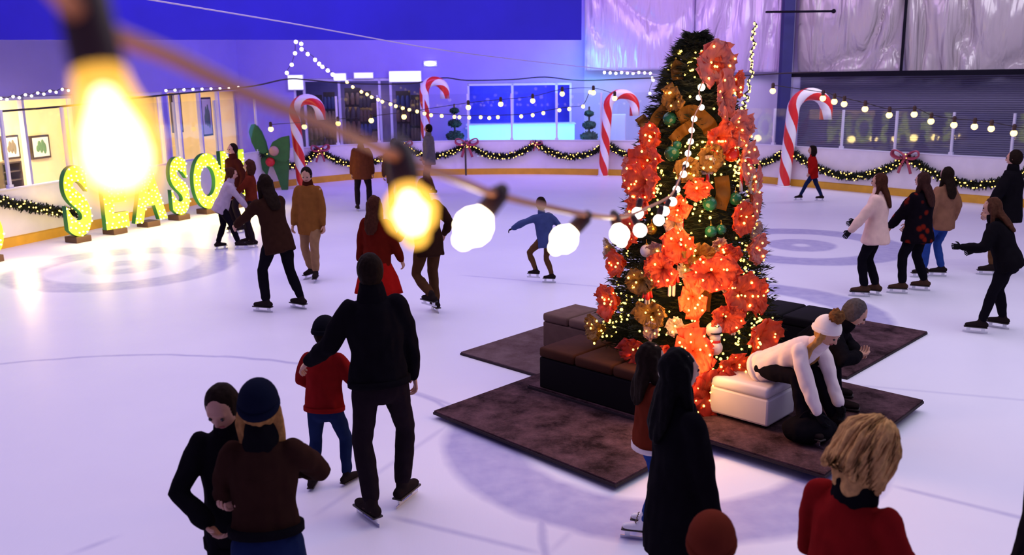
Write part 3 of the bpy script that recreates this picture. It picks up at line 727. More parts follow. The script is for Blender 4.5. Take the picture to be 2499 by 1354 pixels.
def wall_bow(px, lab, z=1.0, k=1.0):
    p = board_at(px, -.14, z); t = board_tan(px)
    root = empty('bow', lab, 'bow', p, math.atan2(t.y, t.x))
    for sgn in (-1, 1):
        bm = B()
        path = [Vector((0, 0, 0)), Vector((sgn*.12, -.03, .09))*k, Vector((sgn*.24, -.04, .12))*k, Vector((sgn*.27, -.03, .03))*k, Vector((sgn*.15, -.02, -.03))*k, Vector((0, 0, 0))]
        loft(bm, catmull(path, 4), .018*k, .055*k, side=(0, 0, 1), n=8); obj('loop', bm, m_bowp, root)
        bm = B(); loft(bm, catmull([(0, -.01, 0), (sgn*.07*k, -.03, -.15*k), (sgn*.13*k, -.02, -.33*k)], 4), [.03*k]*9, [.008]*9, side=(1, 0, 0), n=6, cap=False); obj('tail', bm, m_bowp, root)
    bm = B(); sphere(bm, (0, -.04, 0), .05*k, 10, 8); obj('knot', bm, m_bowp, root)
wall_bow(778, 'pinkish bow where the garland peaks near the teen', k=1.1)
wall_bow(985, 'dark pink bow behind the dark red figure', k=1.0)
wall_bow(1141, 'pink bow on top of the slim brown pole', k=1.3)
wall_bow(1311, 'small red bow at the garland peak under the counter', .98, .7)
wall_bow(2210, 'large pinkish red bow at the garland peak before the metal shutter', k=1.25)
bm = B(); p = board_at(1137, -.25); loft(bm, [p, p+Vector((0, 0, 1.0))], .03, n=8); tag(obj('pole', bm, m_dark), 'slim brown pole standing against the boards', 'pole')

# ------------------------------------------------------------------ the word in lit letters
m_let = mat('letter_green_glow', (.35, .60, .03), .5, emit=(.60, .68, .01), es=.55, nscale=14, nvar=.6)  # green face also emits, standing in for the glow of its dense bulbs
m_lete = mat('letter_edge', (.02, .16, .03), .6)
m_letb = mat('letter_bulb', (1, 1, .4), .3, emit=(1, .90, .16), es=7)
bm = B(); sphere(bm, (0, 0, 0), 1, 8, 6); ME_L = mesh_of(bm, m_letb, 'letter_bulb')
def letter(ch, p, H, yaw, lab):
    cu_ = bpy.data.curves.new('t', 'FONT'); cu_.body = ch; cu_.size = 1; cu_.extrude = .06; cu_.offset = .045; cu_.bevel_depth = .0
    ob = bpy.data.objects.new('t', cu_); C.objects.link(ob)
    dg = bpy.context.evaluated_depsgraph_get(); me = bpy.data.meshes.new_from_object(ob.evaluated_get(dg))
    bpy.data.objects.remove(ob)
    bm = bmesh.new(); bm.from_mesh(me); bpy.data.meshes.remove(me)
    xs = [v.co.x for v in bm.verts]; ys = [v.co.y for v in bm.verts]
    k = H/(max(ys)-min(ys)); kx = k*.66; cx = (max(xs)+min(xs))/2; y0 = min(ys)
    for v in bm.verts: v.co = Vector(((v.co.x-cx)*kx, -v.co.z, (v.co.y-y0)*k+.12))
    bmesh.ops.recalc_face_normals(bm, faces=bm.faces)
    for f in bm.faces: f.material_index = 0 if abs(f.normal.y) > .8 else 1
    front = [f for f in bm.faces if f.normal.y < -.8]
    fa = [f.calc_area() for f in front]; tot = sum(fa)
    random.seed(ord(ch)*7+int(p.y*10)); pts = []
    tries = 0
    while len(pts) < 56 and tries < 6000:
        tries += 1
        f = random.choices(front, fa)[0]; vs = [v.co for v in f.verts]
        i = random.randrange(1, len(vs)-1); a, b = random.random(), random.random()
        if a+b > 1: a, b = 1-a, 1-b
        q = vs[0]+(vs[i]-vs[0])*a+(vs[i+1]-vs[0])*b
        if all((q-w_).length > .07 for w_ in pts): pts.append(q)
    root = empty('letter', lab, 'letter', p, yaw)
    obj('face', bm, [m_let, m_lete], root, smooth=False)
    bm = B(); box(bm, (0, .05, .06), (.34, .34, .12), bev=.01); obj('base', bm, m_sock, root, smooth=False)
    for q in pts: inst('bulb', ME_L, q+Vector((0, -.02, 0)), root, sc=.018)
    return root
LT = ground(196, 590); LN = ground(572, 507)
dl = (LN-LT); yaw = math.atan2(dl.y, dl.x)
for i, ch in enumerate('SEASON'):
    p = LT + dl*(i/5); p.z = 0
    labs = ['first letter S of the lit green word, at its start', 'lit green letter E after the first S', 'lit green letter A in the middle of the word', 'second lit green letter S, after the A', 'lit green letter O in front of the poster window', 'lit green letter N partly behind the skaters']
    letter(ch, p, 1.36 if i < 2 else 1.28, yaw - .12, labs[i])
    point('letter_glow', p + Vector((.55, -.35, .35)), 38, (1, .72, .22), .15)
p = ground(-22, 640)
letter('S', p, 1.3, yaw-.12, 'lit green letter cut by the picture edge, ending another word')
point('letter_glow', p + Vector((.7, -.2, .35)), 45, (1, .7, .25), .15)

# ------------------------------------------------------------------ rugs
def rug_mat(name, a, b_):
    M = bpy.data.materials.new(name); M.use_nodes = True; nt = M.node_tree; b = nt.nodes['Principled BSDF']
    tc = nt.nodes.new('ShaderNodeTexCoord'); n = nt.nodes.new('ShaderNodeTexNoise'); n.inputs['Scale'].default_value = 3.2; n.inputs['Detail'].default_value = 12; n.inputs['Roughness'].default_value = .75
    nt.links.new(tc.outputs['Object'], n.inputs['Vector'])
    r = nt.nodes.new('ShaderNodeValToRGB'); r.color_ramp.elements[0].position = .38; r.color_ramp.elements[1].position = .68
    r.color_ramp.elements[0].color = (*a, 1); r.color_ramp.elements[1].color = (*b_, 1)
    nt.links.new(n.outputs['Fac'], r.inputs[0]); nt.links.new(r.outputs[0], b.inputs['Base Color']); b.inputs['Roughness'].default_value = .95
    b.inputs['Specular IOR Level'].default_value = .1
    f = nt.nodes.new('ShaderNodeTexNoise'); f.inputs['Scale'].default_value = 120; nt.links.new(tc.outputs['Object'], f.inputs['Vector'])
    bp = nt.nodes.new('ShaderNodeBump'); bp.inputs['Strength'].default_value = .7; bp.inputs['Distance'].default_value = .01
    nt.links.new(f.outputs['Fac'], bp.inputs['Height']); nt.links.new(bp.outputs[0], b.inputs['Normal'])
    return M
m_rug = rug_mat('rug_brown', (.014, .005, .007), (.13, .065, .08)); m_rug2 = rug_mat('rug_taupe', (.085, .045, .05), (.17, .11, .12))
m_rugedge = mat('rug_edge', (.022, .010, .014), .9)
def rug(corner, e1, e2, z, M, lab, t=.035):
    c = Vector(corner); root = empty('rug', lab, 'rug', Vector((c.x, c.y, z)))
    pts = [Vector((0, 0, 0)), e1, e1+e2, e2]
    bm = B(); prism(bm, [(p.x, p.y) for p in pts], t*.55, t); 
    obj('pile', bm, M, root, smooth=False)
    bm = B(); k = .012; cc = (e1+e2)/2; prism(bm, [((p-cc).x*1.006+cc.x, (p-cc).y*1.006+cc.y) for p in pts], 0, t*.6); obj('backing', bm, m_rugedge, root, smooth=False)
U = Vector((.72, -.70, 0)).normalized(); V = Vector((.69, .72, 0)).normalized()
g = ground
a2 = g(1060, 1020); b2 = g(1502, 1200)
rug(g(1125, 866), (g(1432, 768)-g(1125, 866)), U*2.5, 0.0, m_rug2, 'taupe rug with its tip behind the dark tufted bench')
rug(a2, (b2-a2), V*3.0, 0.037, m_rug, 'dark brown rug under the dark tufted bench, nearest rug corner to the dark coated woman')
rug(g(2010, 1190), (g(2250, 1003)-g(2010, 1190)), -U*3.0, 0.074, m_rug, 'brown rug under the white pouf where a skater ties her skates')
rug(g(1850, 742), U*2.2, -V*2.2, 0.0, m_rug, 'dark rug mostly hidden behind the tree')

# ------------------------------------------------------------------ benches
m_leather = mat('bench_brown', (.055, .018, .009), .8, nscale=12, spec=.1); m_blackb = mat('bench_black', (.006, .004, .006), .8, spec=.1)
m_tanb = mat('bench_taupe', (.15, .085, .07), .8, nscale=10, spec=.1); m_whiteb = mat('bench_white', (.62, .55, .60), .4, nscale=6, nvar=.06)
Rb = Matrix((U, V, Vector((0, 0, 1)))).transposed()
def bench(name, c, l, d, h, z, M, Mseat, lab, tuft=3, cat='bench'):
    root = empty(name, lab, cat, Vector((c.x, c.y, z)))
    bm = B(); box(bm, (0, 0, .03+(h-.13)/2), (l, d, h-.13), Rb, bev=.02); obj('base', bm, M, root, smooth=False)
    for i in range(tuft):
        bm = B(); ll = l/tuft; box(bm, U*(-l/2+ll*(i+.5))+Vector((0, 0, h-.05)), (ll-.008, d+.02, .10), Rb, bev=.028)
        obj('seat_cushion', bm, Mseat, root)
    for sx in (-1, 1):
        for sy in (-1, 1):
            bm = B(); box(bm, U*sx*(l/2-.06)+V*sy*(d/2-.06)+Vector((0, 0, .02)), (.05, .05, .04), Rb); obj('foot', bm, m_blackb, root, smooth=False)
    return root
z2 = .072
f0 = g(1357, 945, z2); f1 = g(1548, 1046, z2); ln = (f1-f0).length
bench('bench', (f0+f1)/2+V*.30, 1.32, .6, .44, z2, m_blackb, m_leather, 'long dark bench with brown tufted seat before the tree')
bench('bench', g(1420, 868)+V*.1-U*.05, .75, .55, .42, .036, m_tanb, m_tanb, 'taupe bench on the back rug behind the long dark bench', 2)
bench('bench', g(1890, 850)+U*0.0+V*.05, 1.15, .6, .44, .036, m_blackb, m_blackb, 'black bench beyond the tree, next to the grey haired man', 3)
pc = g(1872, 1052, .11)
bench('pouf', pc-U*.28+V*.24, .56, .48, .37, .11, m_whiteb, m_whiteb, 'white leather pouf under the woman in white', 1, 'pouf')

# ------------------------------------------------------------------ the tree
TC = Vector((g(1672, 945).x, g(1672, 945).y, 0)); TH = 3.38
tree = empty('christmas_tree', 'slim decorated fir tree standing among benches in the middle of the rugs', 'christmas tree', TC)
random.seed(3)
def tr(z):  # radius of the crown at height z
    T = ((0, .80), (.3, .82), (.6, .80), (1.0, .70), (1.4, .64), (1.8, .555), (2.2, .49), (2.57, .40), (2.96, .27), (3.2, .17), (3.38, .04))
    for (a, ra), (b, rb) in zip(T, T[1:]):
        if z <= b: return ra+(rb-ra)*max(0, (z-a))/(b-a)
    return .04
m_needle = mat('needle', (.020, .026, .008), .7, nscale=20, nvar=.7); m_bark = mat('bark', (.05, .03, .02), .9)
bm = B(); loft(bm, [(0, 0, 0), (0, 0, TH-.1)], [.06, .015], n=8); obj('trunk', bm, m_bark, tree)
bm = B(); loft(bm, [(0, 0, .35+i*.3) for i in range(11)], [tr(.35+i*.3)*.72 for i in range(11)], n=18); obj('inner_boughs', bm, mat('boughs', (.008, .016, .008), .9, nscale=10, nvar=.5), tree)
bm = B()
for k in range(3200):
    z = .30+(TH-.30)*(random.random()**1.15); th = random.uniform(0, 2*PI); R_ = tr(z)
    d = Vector((math.cos(th), math.sin(th), random.uniform(-.35, .5))).normalized()
    c = Vector((math.cos(th)*R_*.62, math.sin(th)*R_*.62, z)); L_ = R_*.40*random.uniform(.6, 1.2)+.03
    tip = c+d*L_
    for q in range(6):
        t = .3+.7*q/5; p = c.lerp(tip, t)
        for sgn in (-1, 1):
            s = (d.cross(Vector((0, 0, 1))).normalized()*sgn*.055 + d*.06 + Vector((0, 0, random.uniform(-.03, .03))))
            w_ = Vector((0, 0, 1))*.006+d*.004
            bm.faces.new([bm.verts.new(p-w_), bm.verts.new(p+s), bm.verts.new(p+w_)])
for k in range(60):   # dark crest
    th = random.uniform(0, 2*PI); d = Vector((math.cos(th), math.sin(th), random.uniform(.0, .9))).normalized(); c = Vector((.03, 0, TH-.12))
    bm.faces.new([bm.verts.new(c-d.orthogonal()*.02), bm.verts.new(c+d*random.uniform(.10, .2)), bm.verts.new(c+d.orthogonal()*.02)])
obj('foliage', bm, m_needle, tree)
fl = empty('fairy_lights', 'warm fairy lights wound all over the decorated tree', 'string lights', TC)
def tree_pt(th, z, k=1.0): R_ = tr(z)*k; return Vector((math.cos(th)*R_, math.sin(th)*R_, z))
# front of the tree faces the camera
fdir = math.atan2(-TC.y, -TC.x)
def zb(): # brighter at the lower half
    return .32+(TH-.5)*random.random()**1.7
cl = [(fdir+random.uniform(-1.5, 1.5), zb()) for _ in range(34)]
first = []
for k in range(100):
    a, z = random.choice(cl); first.append(tree_pt(a+random.gauss(0, .16), max(.25, z+random.gauss(0, .09)), random.uniform(.95, 1.1)))
for p in first: inst('bulb', ME_F, p, fl, sc=random.uniform(.011, .016))
bm = B()
for k in range(620):
    if random.random() < .55:
        a, z = random.choice(cl); p = tree_pt(a+random.gauss(0, .17), max(.22, z+random.gauss(0, .10)), random.uniform(.9, 1.12))
    else: p = tree_pt(random.uniform(0, 2*PI), zb(), random.uniform(.9, 1.1))
    sphere(bm, p, random.uniform(.008, .012), 6, 4)
obj('bulb_mass', bm, m_fairy, fl, kind='stuff')
bm = B(); wp = [tree_pt(fdir+.55*i, .3+i*(TH-.6)/70, .93) for i in range(71)]; loft(bm, wp, .004, n=4); obj('wire', bm, mat('wire_green', (.02, .05, .02), .6), fl)
for z in (.55, 1.1, 1.8, 2.5): # the glow of the mass of lamps just outside the boughs
    q = tree_pt(fdir, z, 1.0); point('fairy_glow', TC+q*1.0+Vector((math.cos(fdir), math.sin(fdir), 0))*.38, 20 if z < 2 else 11, (1, .50, .14), .22)
# ribbons of coral mesh
def mesh_mat(name, col):
    M = bpy.data.materials.new(name); M.use_nodes = True; nt = M.node_tree; b = nt.nodes['Principled BSDF']
    b.inputs['Base Color'].default_value = (*col, 1); b.inputs['Roughness'].default_value = .5
    out = nt.nodes['Material Output']; t = nt.nodes.new('ShaderNodeBsdfTranslucent'); t.inputs[0].default_value = (*col, 1)
    mx = nt.nodes.new('ShaderNodeMixShader'); mx.inputs[0].default_value = .4
    nt.links.new(b.outputs[0], mx.inputs[1]); nt.links.new(t.outputs[0], mx.inputs[2])
    w_ = nt.nodes.new('ShaderNodeTexWave'); w_.inputs['Scale'].default_value = 30; tc = nt.nodes.new('ShaderNodeTexCoord'); nt.links.new(tc.outputs['Object'], w_.inputs['Vector'])
    bp = nt.nodes.new('ShaderNodeBump'); bp.inputs['Strength'].default_value = .3; bp.inputs['Distance'].default_value = .005
    nt.links.new(w_.outputs['Fac'], bp.inputs['Height']); nt.links.new(bp.outputs[0], b.inputs['Normal'])
    nt.links.new(mx.outputs[0], out.inputs[0]); return M
m_coral = mesh_mat('mesh_coral', (.90, .13, .045)); m_pink = mesh_mat('mesh_pink', (.80, .25, .20)); m_gold = mesh_mat('ribbon_gold', (.42, .20, .03)); m_redm = mesh_mat('mesh_red', (.45, .03, .012))
def tpx(px, py, push=1.0):
    """point on the crown seen at this place of the photograph"""
    d = ray(px, py); best = None
    for i in range(400):
        t = (TC.y-1.4+i*.006)/d.y; p = CO+d*t
        q = p-TC
        if q.z > .02 and math.hypot(q.x, q.y) <= tr(min(TH, max(.0, q.z)))*push: return p
    t = TC.y/d.y; return CO+d*t
def puff(px, py, wpx, hpx, M, lab, seed, push=1.10, name='mesh_ribbon', depth=.7):
    """a gathered puff of mesh: ruffled loops folding out from the middle"""
    rnd = random.Random(seed*17+3)
    c = tpx(px, py, push); zd = proj(c)[2]; w_ = wpx/F*zd/2; h_ = hpx/F*zd/2; dp = min(w_*1.1, h_*1.1, .16)
    out = (c-TC); out.z = 0; out.normalize(); sd_ = Vector((out.y, -out.x, 0)); up_ = Vector((0, 0, 1))
    bm = B(); nl = 9; a0 = rnd.uniform(0, 6)
    for q in range(nl):
        a = a0+2*PI*q/nl+rnd.uniform(-.3, .3); k = rnd.uniform(.75, 1.1)
        D_ = sd_*math.cos(a)*w_*k+up_*math.sin(a)*h_*k
        T_ = (sd_*-math.sin(a)*w_+up_*math.cos(a)*h_).normalized()*min(w_, h_)*rnd.uniform(.42, .62)
        rows = []
        for i in range(19):
            t = i/18; ang = PI*2*t
            mid = D_*(.5-.5*math.cos(ang)) + out*dp*(.15+1.25*math.sin(PI*t)*(1-t*.55))
            wv = .35+.65*math.sin(PI*t)
            row = []
            for j in range(9):
                u = j/4-1; rf = noise.noise(Vector((u*2.2+q*3, t*7, seed)))*.35+math.sin(t*34+u*2+q)*.10*abs(u)
                row.append(bm.verts.new(mid+T_*u*wv*(1+.15*rf)+out*dp*rf*.8+up_*rf*.02))
            rows.append(row)
        for i in range(18):
            for j in range(8): bm.faces.new((rows[i][j], rows[i][j+1], rows[i+1][j+1], rows[i+1][j]))
    o = obj(name, bm, M); o.location = c; tag(o, lab, 'ribbon')
    for q in range(int(w_*h_*420)+1):
        PUFFL.append(c+out*dp*rnd.uniform(.7, 1.25)+sd_*w_*rnd.uniform(-.8, .8)+up_*h_*rnd.uniform(-.8, .8))
    return o
PUFFL = []
puffs = [(1728, 158, 95, 95, m_pink, 'pale pink mesh bow at the very top of the tree'), (1752, 235, 52, 110, m_pink, 'long pink mesh tail hanging below the top bow'), (1775, 205, 50, 60, m_coral, 'small coral mesh puff beside the top bow'),
 (1775, 310, 75, 80, m_pink, 'rosy mesh puff halfway up the side toward the tall cane'), (1745, 335, 70, 70, m_coral, 'coral mesh puff under the long pink tail'), (1800, 390, 55, 90, m_pink, 'pink mesh puff at the edge above the red ball'),
 (1610, 330, 60, 60, m_coral, 'small coral mesh puff by the upper candy cane side'), (1600, 390, 95, 70, m_coral, 'coral mesh puff just above the big dotted puff'), (1590, 445, 110, 90, m_coral, 'big coral mesh puff full of fairy lights'),
 (1825, 470, 40, 120, m_pink, 'tall pink mesh edge beside the rink boards'), (1790, 530, 60, 70, m_coral, 'coral mesh puff by the green ball'), (1580, 500, 60, 60, m_coral, 'coral mesh puff above the glowing string bulbs'),
 (1660, 590, 80, 80, m_coral, 'coral mesh puff right of the glowing string bulbs'), (1822, 605, 55, 70, m_pink, 'round pink mesh puff at the edge of the tree middle'), (1730, 660, 110, 90, m_coral, 'wide coral mesh loop over the gold ribbon'),
 (1690, 720, 60, 100, m_coral, 'coral mesh puff beside the nutcracker ornament'), (1790, 710, 90, 90, m_coral, 'coral mesh puff low on the side toward the ice rings'), (1530, 640, 60, 60, m_coral, 'coral mesh puff below the brightest bulbs'),
 (1515, 730, 70, 80, m_coral, 'coral mesh puff above the lit low branches'), (1690, 850, 100, 130, m_coral, 'large coral mesh swag glowing at the tree foot'), (1835, 820, 95, 90, m_coral, 'coral mesh puff low behind the woman in white'),
 (1640, 870, 90, 70, m_redm, 'dark red mesh heap between bench and tree'), (1780, 885, 110, 60, m_coral, 'coral mesh fold under the snowman ornament'), (1730, 950, 130, 120, m_redm, 'dark red mesh falling to the rug beside the pouf'),
 (1720, 150, 60, 60, m_coral, 'coral mesh puff next to the pale top bow'), (1680, 410, 55, 55, m_gold, 'olive gold mesh puff beside the long bulb string'), (1560, 560, 70, 70, m_coral, 'coral mesh puff under the white ball'), (1625, 650, 70, 70, m_coral, 'coral mesh puff beside the snowman in the tree middle'),
 (1580, 680, 70, 60, m_gold, 'bronze mesh puff over the low lit branches'), (1700, 620, 70, 60, m_gold, 'bronze mesh puff above the wide coral loop'), (1760, 620, 60, 60, m_coral, 'coral mesh puff beside the bronze one near the ice rings'), (1830, 720, 50, 80, m_coral, 'narrow coral mesh puff at the low edge by the ice'),
 (1600, 760, 80, 60, m_gold, 'gold mesh puff in the densest low lights'), (1480, 800, 70, 60, m_gold, 'gold mesh puff at the low corner near the taupe bench'), (1760, 770, 80, 60, m_coral, 'coral mesh puff between snowman and wide loop'), (1570, 850, 90, 60, m_redm, 'dark red mesh heap behind the long dark bench'), (1660, 500, 60, 60, m_coral, 'coral mesh puff beside the striped stick'),
 (1700, 460, 60, 50, m_coral, 'coral mesh puff under the gold ball'), (1725, 380, 60, 60, m_gold, 'olive mesh puff in the upper middle'), (1655, 240, 55, 60, m_gold, 'olive gold mesh puff below the dark crest'), (1560, 420, 50, 70, m_pink, 'rosy mesh puff at the edge toward the red cane')]
for i_, (x_, y_, t_) in enumerate([(1560, 520, 'by the white ball on the cane side'), (1650, 545, 'next to the bright bulbs'), (1818, 445, 'on the edge above the green ball'), (1825, 560, 'at the edge level with the dense lights'), (1675, 655, 'above the red nutcracker'), (1610, 610, 'under the bright bulbs'),
        (1502, 605, 'on the outermost branch'), (1745, 600, 'over the bronze puff'), (1650, 790, 'in the densest low lights'), (1800, 505, 'beside the edge stick'), (1770, 690, 'between the low coral puffs'), (1600, 800, 'low behind the long dark bench'), (1720, 400, 'in the upper middle')]):
    puffs.append((x_, y_, 40, 44, mesh_mat('flower_cream_%d' % (i_ % 2), [(.72, .58, .50), (.62, .40, .34)][i_ % 2]), 'small cream fabric flower '+t_))
for i, (x, y, w_, h_, M, lab) in enumerate(puffs): puff(x, y, w_*1.12, h_*1.10, M, lab, i+1)
bm = B()
for p in PUFFL: sphere(bm, p-TC, random.uniform(.008, .012), 6, 4)
obj('ribbon_bulbs', bm, m_fairy, fl, kind='stuff')
def ribbon(px_pts, wd, M, lab, seed=0):
    P = [tpx(x, y, 1.18) for x, y in px_pts]; o0 = P[0].copy(); P = catmull([p-o0 for p in P], 8)
    bm = B(); n_ = len(P); rows = []
    for i, p in enumerate(P):
        t = (P[min(i+1, n_-1)]-P[max(0, i-1)]).normalized(); s = t.cross(Vector((0, -1, 0)))
        if s.length < .01: s = Vector((1, 0, 0))
        s.normalize(); wv = Vector((0, -1, 0))*.035*math.sin(i*.8+seed)
        rows.append([bm.verts.new(p+s*wd*(k/3-.5)+wv*(1-.5*abs(k-1.5))) for k in range(4)])
    for i in range(n_-1):
        for k in range(3): bm.faces.new((rows[i][k], rows[i][k+1], rows[i+1][k+1], rows[i+1][k]))
    bmesh.ops.solidify(bm, geom=bm.faces[:], thickness=.004)
    o = obj('ribbon', bm, M); o.location = o0; tag(o, lab, 'ribbon')
ribbon([(1560, 285), (1575, 305), (1590, 350)], .10, m_gold, 'gold ribbon tail sticking out high on the tree')
ribbon([(1625, 260), (1600, 290), (1590, 320)], .09, m_gold, 'gold ribbon curve above the small coral puff')
ribbon([(1655, 290), (1690, 275), (1725, 300), (1738, 325)], .14, m_gold, 'broad gold ribbon across the upper tree')
ribbon([(1640, 345), (1665, 320), (1690, 305)], .10, m_gold, 'gold ribbon slanting by the bulb string')
ribbon([(1760, 430), (1765, 470), (1755, 510)], .13, m_gold, 'olive gold ribbon in the middle near the green balls')
ribbon([(1715, 670), (1718, 710), (1715, 760)], .13, m_gold, 'wide gold ribbon hanging straight below the coral loop')
ribbon([(1660, 150), (1650, 170), (1655, 195)], .10, m_gold, 'gold ribbon end at the tree top')
ribbon([(1790, 690), (1800, 730), (1790, 770)], .12, m_gold, 'gold ribbon between two low coral puffs')
# baubles and figures
m_bg = mat('bauble_green', (.01, .10, .05), .15); m_br = mat('bauble_red', (.65, .03, .01), .15); m_bw = mat('bauble_white', (.75, .70, .68), .3); m_bgold = mat('bauble_gold', (.6, .35, .05), .2, metal=.8)
balls = [(1634, 290, 17, m_bg, 'dark green ball high on the tree'), (1640, 375, 19, m_bg, 'olive green ball in the upper middle'), (1652, 355, 12, m_bg, 'small green ball above the olive one'), (1785, 375, 20, m_br, 'shiny red ball at the upper side'), (1732, 497, 18, m_bg, 'glossy green ball at mid height'),
 (1795, 485, 16, m_bg, 'green ball near the coral edge'), (1735, 565, 15, m_bg, 'green ball among the dense lights'), (1760, 560, 13, m_bg, 'small green ball touching the dense lights'), (1550, 490, 22, m_bw, 'white ball on the candy cane side'), (1648, 572, 19, m_bw, 'white ball beside the bright bulbs'),
 (1578, 612, 16, m_bw, 'white teardrop ball under the bright bulbs'), (1742, 805, 20, m_bw, 'white ball low above the snowman coat'), (1490, 640, 13, m_br, 'red ball on the outer low branch'), (1812, 520, 16, m_bw, 'white ball at the edge by the ice'), (1695, 430, 18, m_bgold, 'gold ball beside the bulb string'), (1590, 560, 14, m_bgold, 'gold ball below the bright bulbs')]
for x, y, r, M, lab in balls:
    c = tpx(x, y, 1.2); R_ = r/F*proj(c)[2]
    root = empty('bauble', lab, 'bauble', c); bm = B(); sphere(bm, (0, 0, 0), R_, 18, 12); obj('ball', bm, M, root)
    bm = B(); loft(bm, [(0, 0, R_*.95), (0, 0, R_*1.15)], R_*.22, n=8, cap=False); loft(bm, [(0, 0, R_*1.1), (0, .02, R_*1.7)], .003, n=4); obj('cap', bm, m_bgold, root)
def figure(x, y, h, kind, lab):
    c = tpx(x, y, 1.2); H = h/F*proj(c)[2]
    root = empty('ornament', lab, 'ornament', c)
    ca, cb_ = {'snowman': (m_bw, m_red), 'nut': (m_red, m_bw), 'cane': (m_bw, m_red)}[kind]
    if kind == 'cane':
        path = [Vector((0, 0, -H*.5+i*H*.08)) for i in range(10)]+[Vector((H*.12*(1-math.cos(a)), 0, H*.25+H*.12*math.sin(a))) for a in (.5, 1.0, 1.6, 2.2, 2.8, 3.3)]
        bm = B(); loft(bm, path, H*.05, side=(0, 1, 0), n=12, twist=-.7, sector=lambda j: 0 if j % 12 < 6 else 1); obj('stick', bm, [m_red, m_white], root)
    elif kind == 'snowman':
        bm = B(); sphere(bm, (0, 0, -H*.25), H*.26, 14, 10); sphere(bm, (0, 0, H*.1), H*.19, 14, 10); obj('body', remeshed(bm, H*.03, smooth=2), ca, root)
        bm = B(); loft(bm, [(0, 0, H*.24), (0, 0, H*.27), (0, 0, H*.28), (0, 0, H*.5)], [H*.22, H*.22, H*.14, H*.13], n=14, cap=False); obj('hat', bm, m_black, root)
        bm = B(); loft(bm, [(0, 0, -H*.03), (0, 0, H*.02)], [H*.19, H*.17], n=14); obj('scarf', bm, cb_, root)
    else:
        bm = B(); loft(bm, [(0, 0, -H*.1), (0, 0, H*.1), (0, 0, H*.2)], [H*.12, H*.13, H*.08], n=12)
        for s_ in (-1, 1): loft(bm, [(s_*H*.14, 0, H*.15), (s_*H*.18, 0, -H*.08)], H*.045, n=8)
        obj('coat', bm, ca, root)
        bm = B()
        for s_ in (-1, 1): loft(bm, [(s_*H*.06, 0, -H*.1), (s_*H*.06, 0, -H*.48)], H*.05, n=8)
        obj('legs', bm, cb_, root)
        bm = B(); sphere(bm, (0, 0, H*.28), H*.1, 12, 8); obj('head', bm, mat('orn_skin', (.6, .35, .22), .5), root)
        bm = B(); loft(bm, [(0, 0, H*.35), (0, 0, H*.5)], [H*.1, H*.08], n=10); obj('hat', bm, m_black, root)
figure(1667, 600, 62, 'snowman', 'white snowman ornament with dark hat in the tree middle')
figure(1640, 680, 85, 'nut', 'red and white nutcracker ornament low on the tree')
figure(1745, 830, 75, 'snowman', 'snowman ornament at the tree foot')
figure(1727, 430, 90, 'cane', 'white striped ornament stick near the tree middle')
figure(1810, 420, 90, 'cane', 'white striped ornament stick at the tree edge')
figure(1665, 530, 70, 'cane', 'striped ornament stick beside the bright bulbs')
figure(1580, 720, 60, 'nut', 'little red figure ornament over the low lit branches')
figure(1790, 790, 55, 'nut', 'little red figure ornament on the lowest coral puff')
figure(1770, 900, 45, 'nut', 'little red figure ornament near the rug')

# ------------------------------------------------------------------ people
def cloth(name, col, k=.02, nv=.25):
    return mat('cloth_'+name, col, .95, nscale=14, nvar=nv, bump=.25, spec=.02)
SK = mat('skin', (.48, .24, .16), .5); m_eye = mat('eye_dark', (.02, .012, .01), .2); m_lip = mat('lip', (.35, .08, .07), .5)
m_blade = mat('blade_steel', (.6, .6, .65), .25, metal=1.0); m_sole = mat('sole_dark', (.02, .012, .01), .5)
def ik(a, b, l1, l2, hint):
    d = b-a; D = d.length; mx = (l1+l2)*.999
    if D > mx: b = a+d*(mx/D); d = b-a; D = mx
    x = (l1*l1-l2*l2+D*D)/(2*D); h2 = max(0, l1*l1-x*x); dn = d.normalized()
    hn = hint-dn*hint.dot(dn)
    if hn.length < 1e-4: hn = dn.orthogonal()
    return a+dn*x+hn.normalized()*math.sqrt(h2), b
def hair_noise(bm, amp, fr_=14, seed=0):
    bm.normal_update()
    for v in bm.verts:
        q = Vector((v.co.x*fr_, v.co.y*fr_, v.co.z*fr_*.25)); v.co += v.normal*amp*noise.noise(q+Vector((seed, 0, 0)))
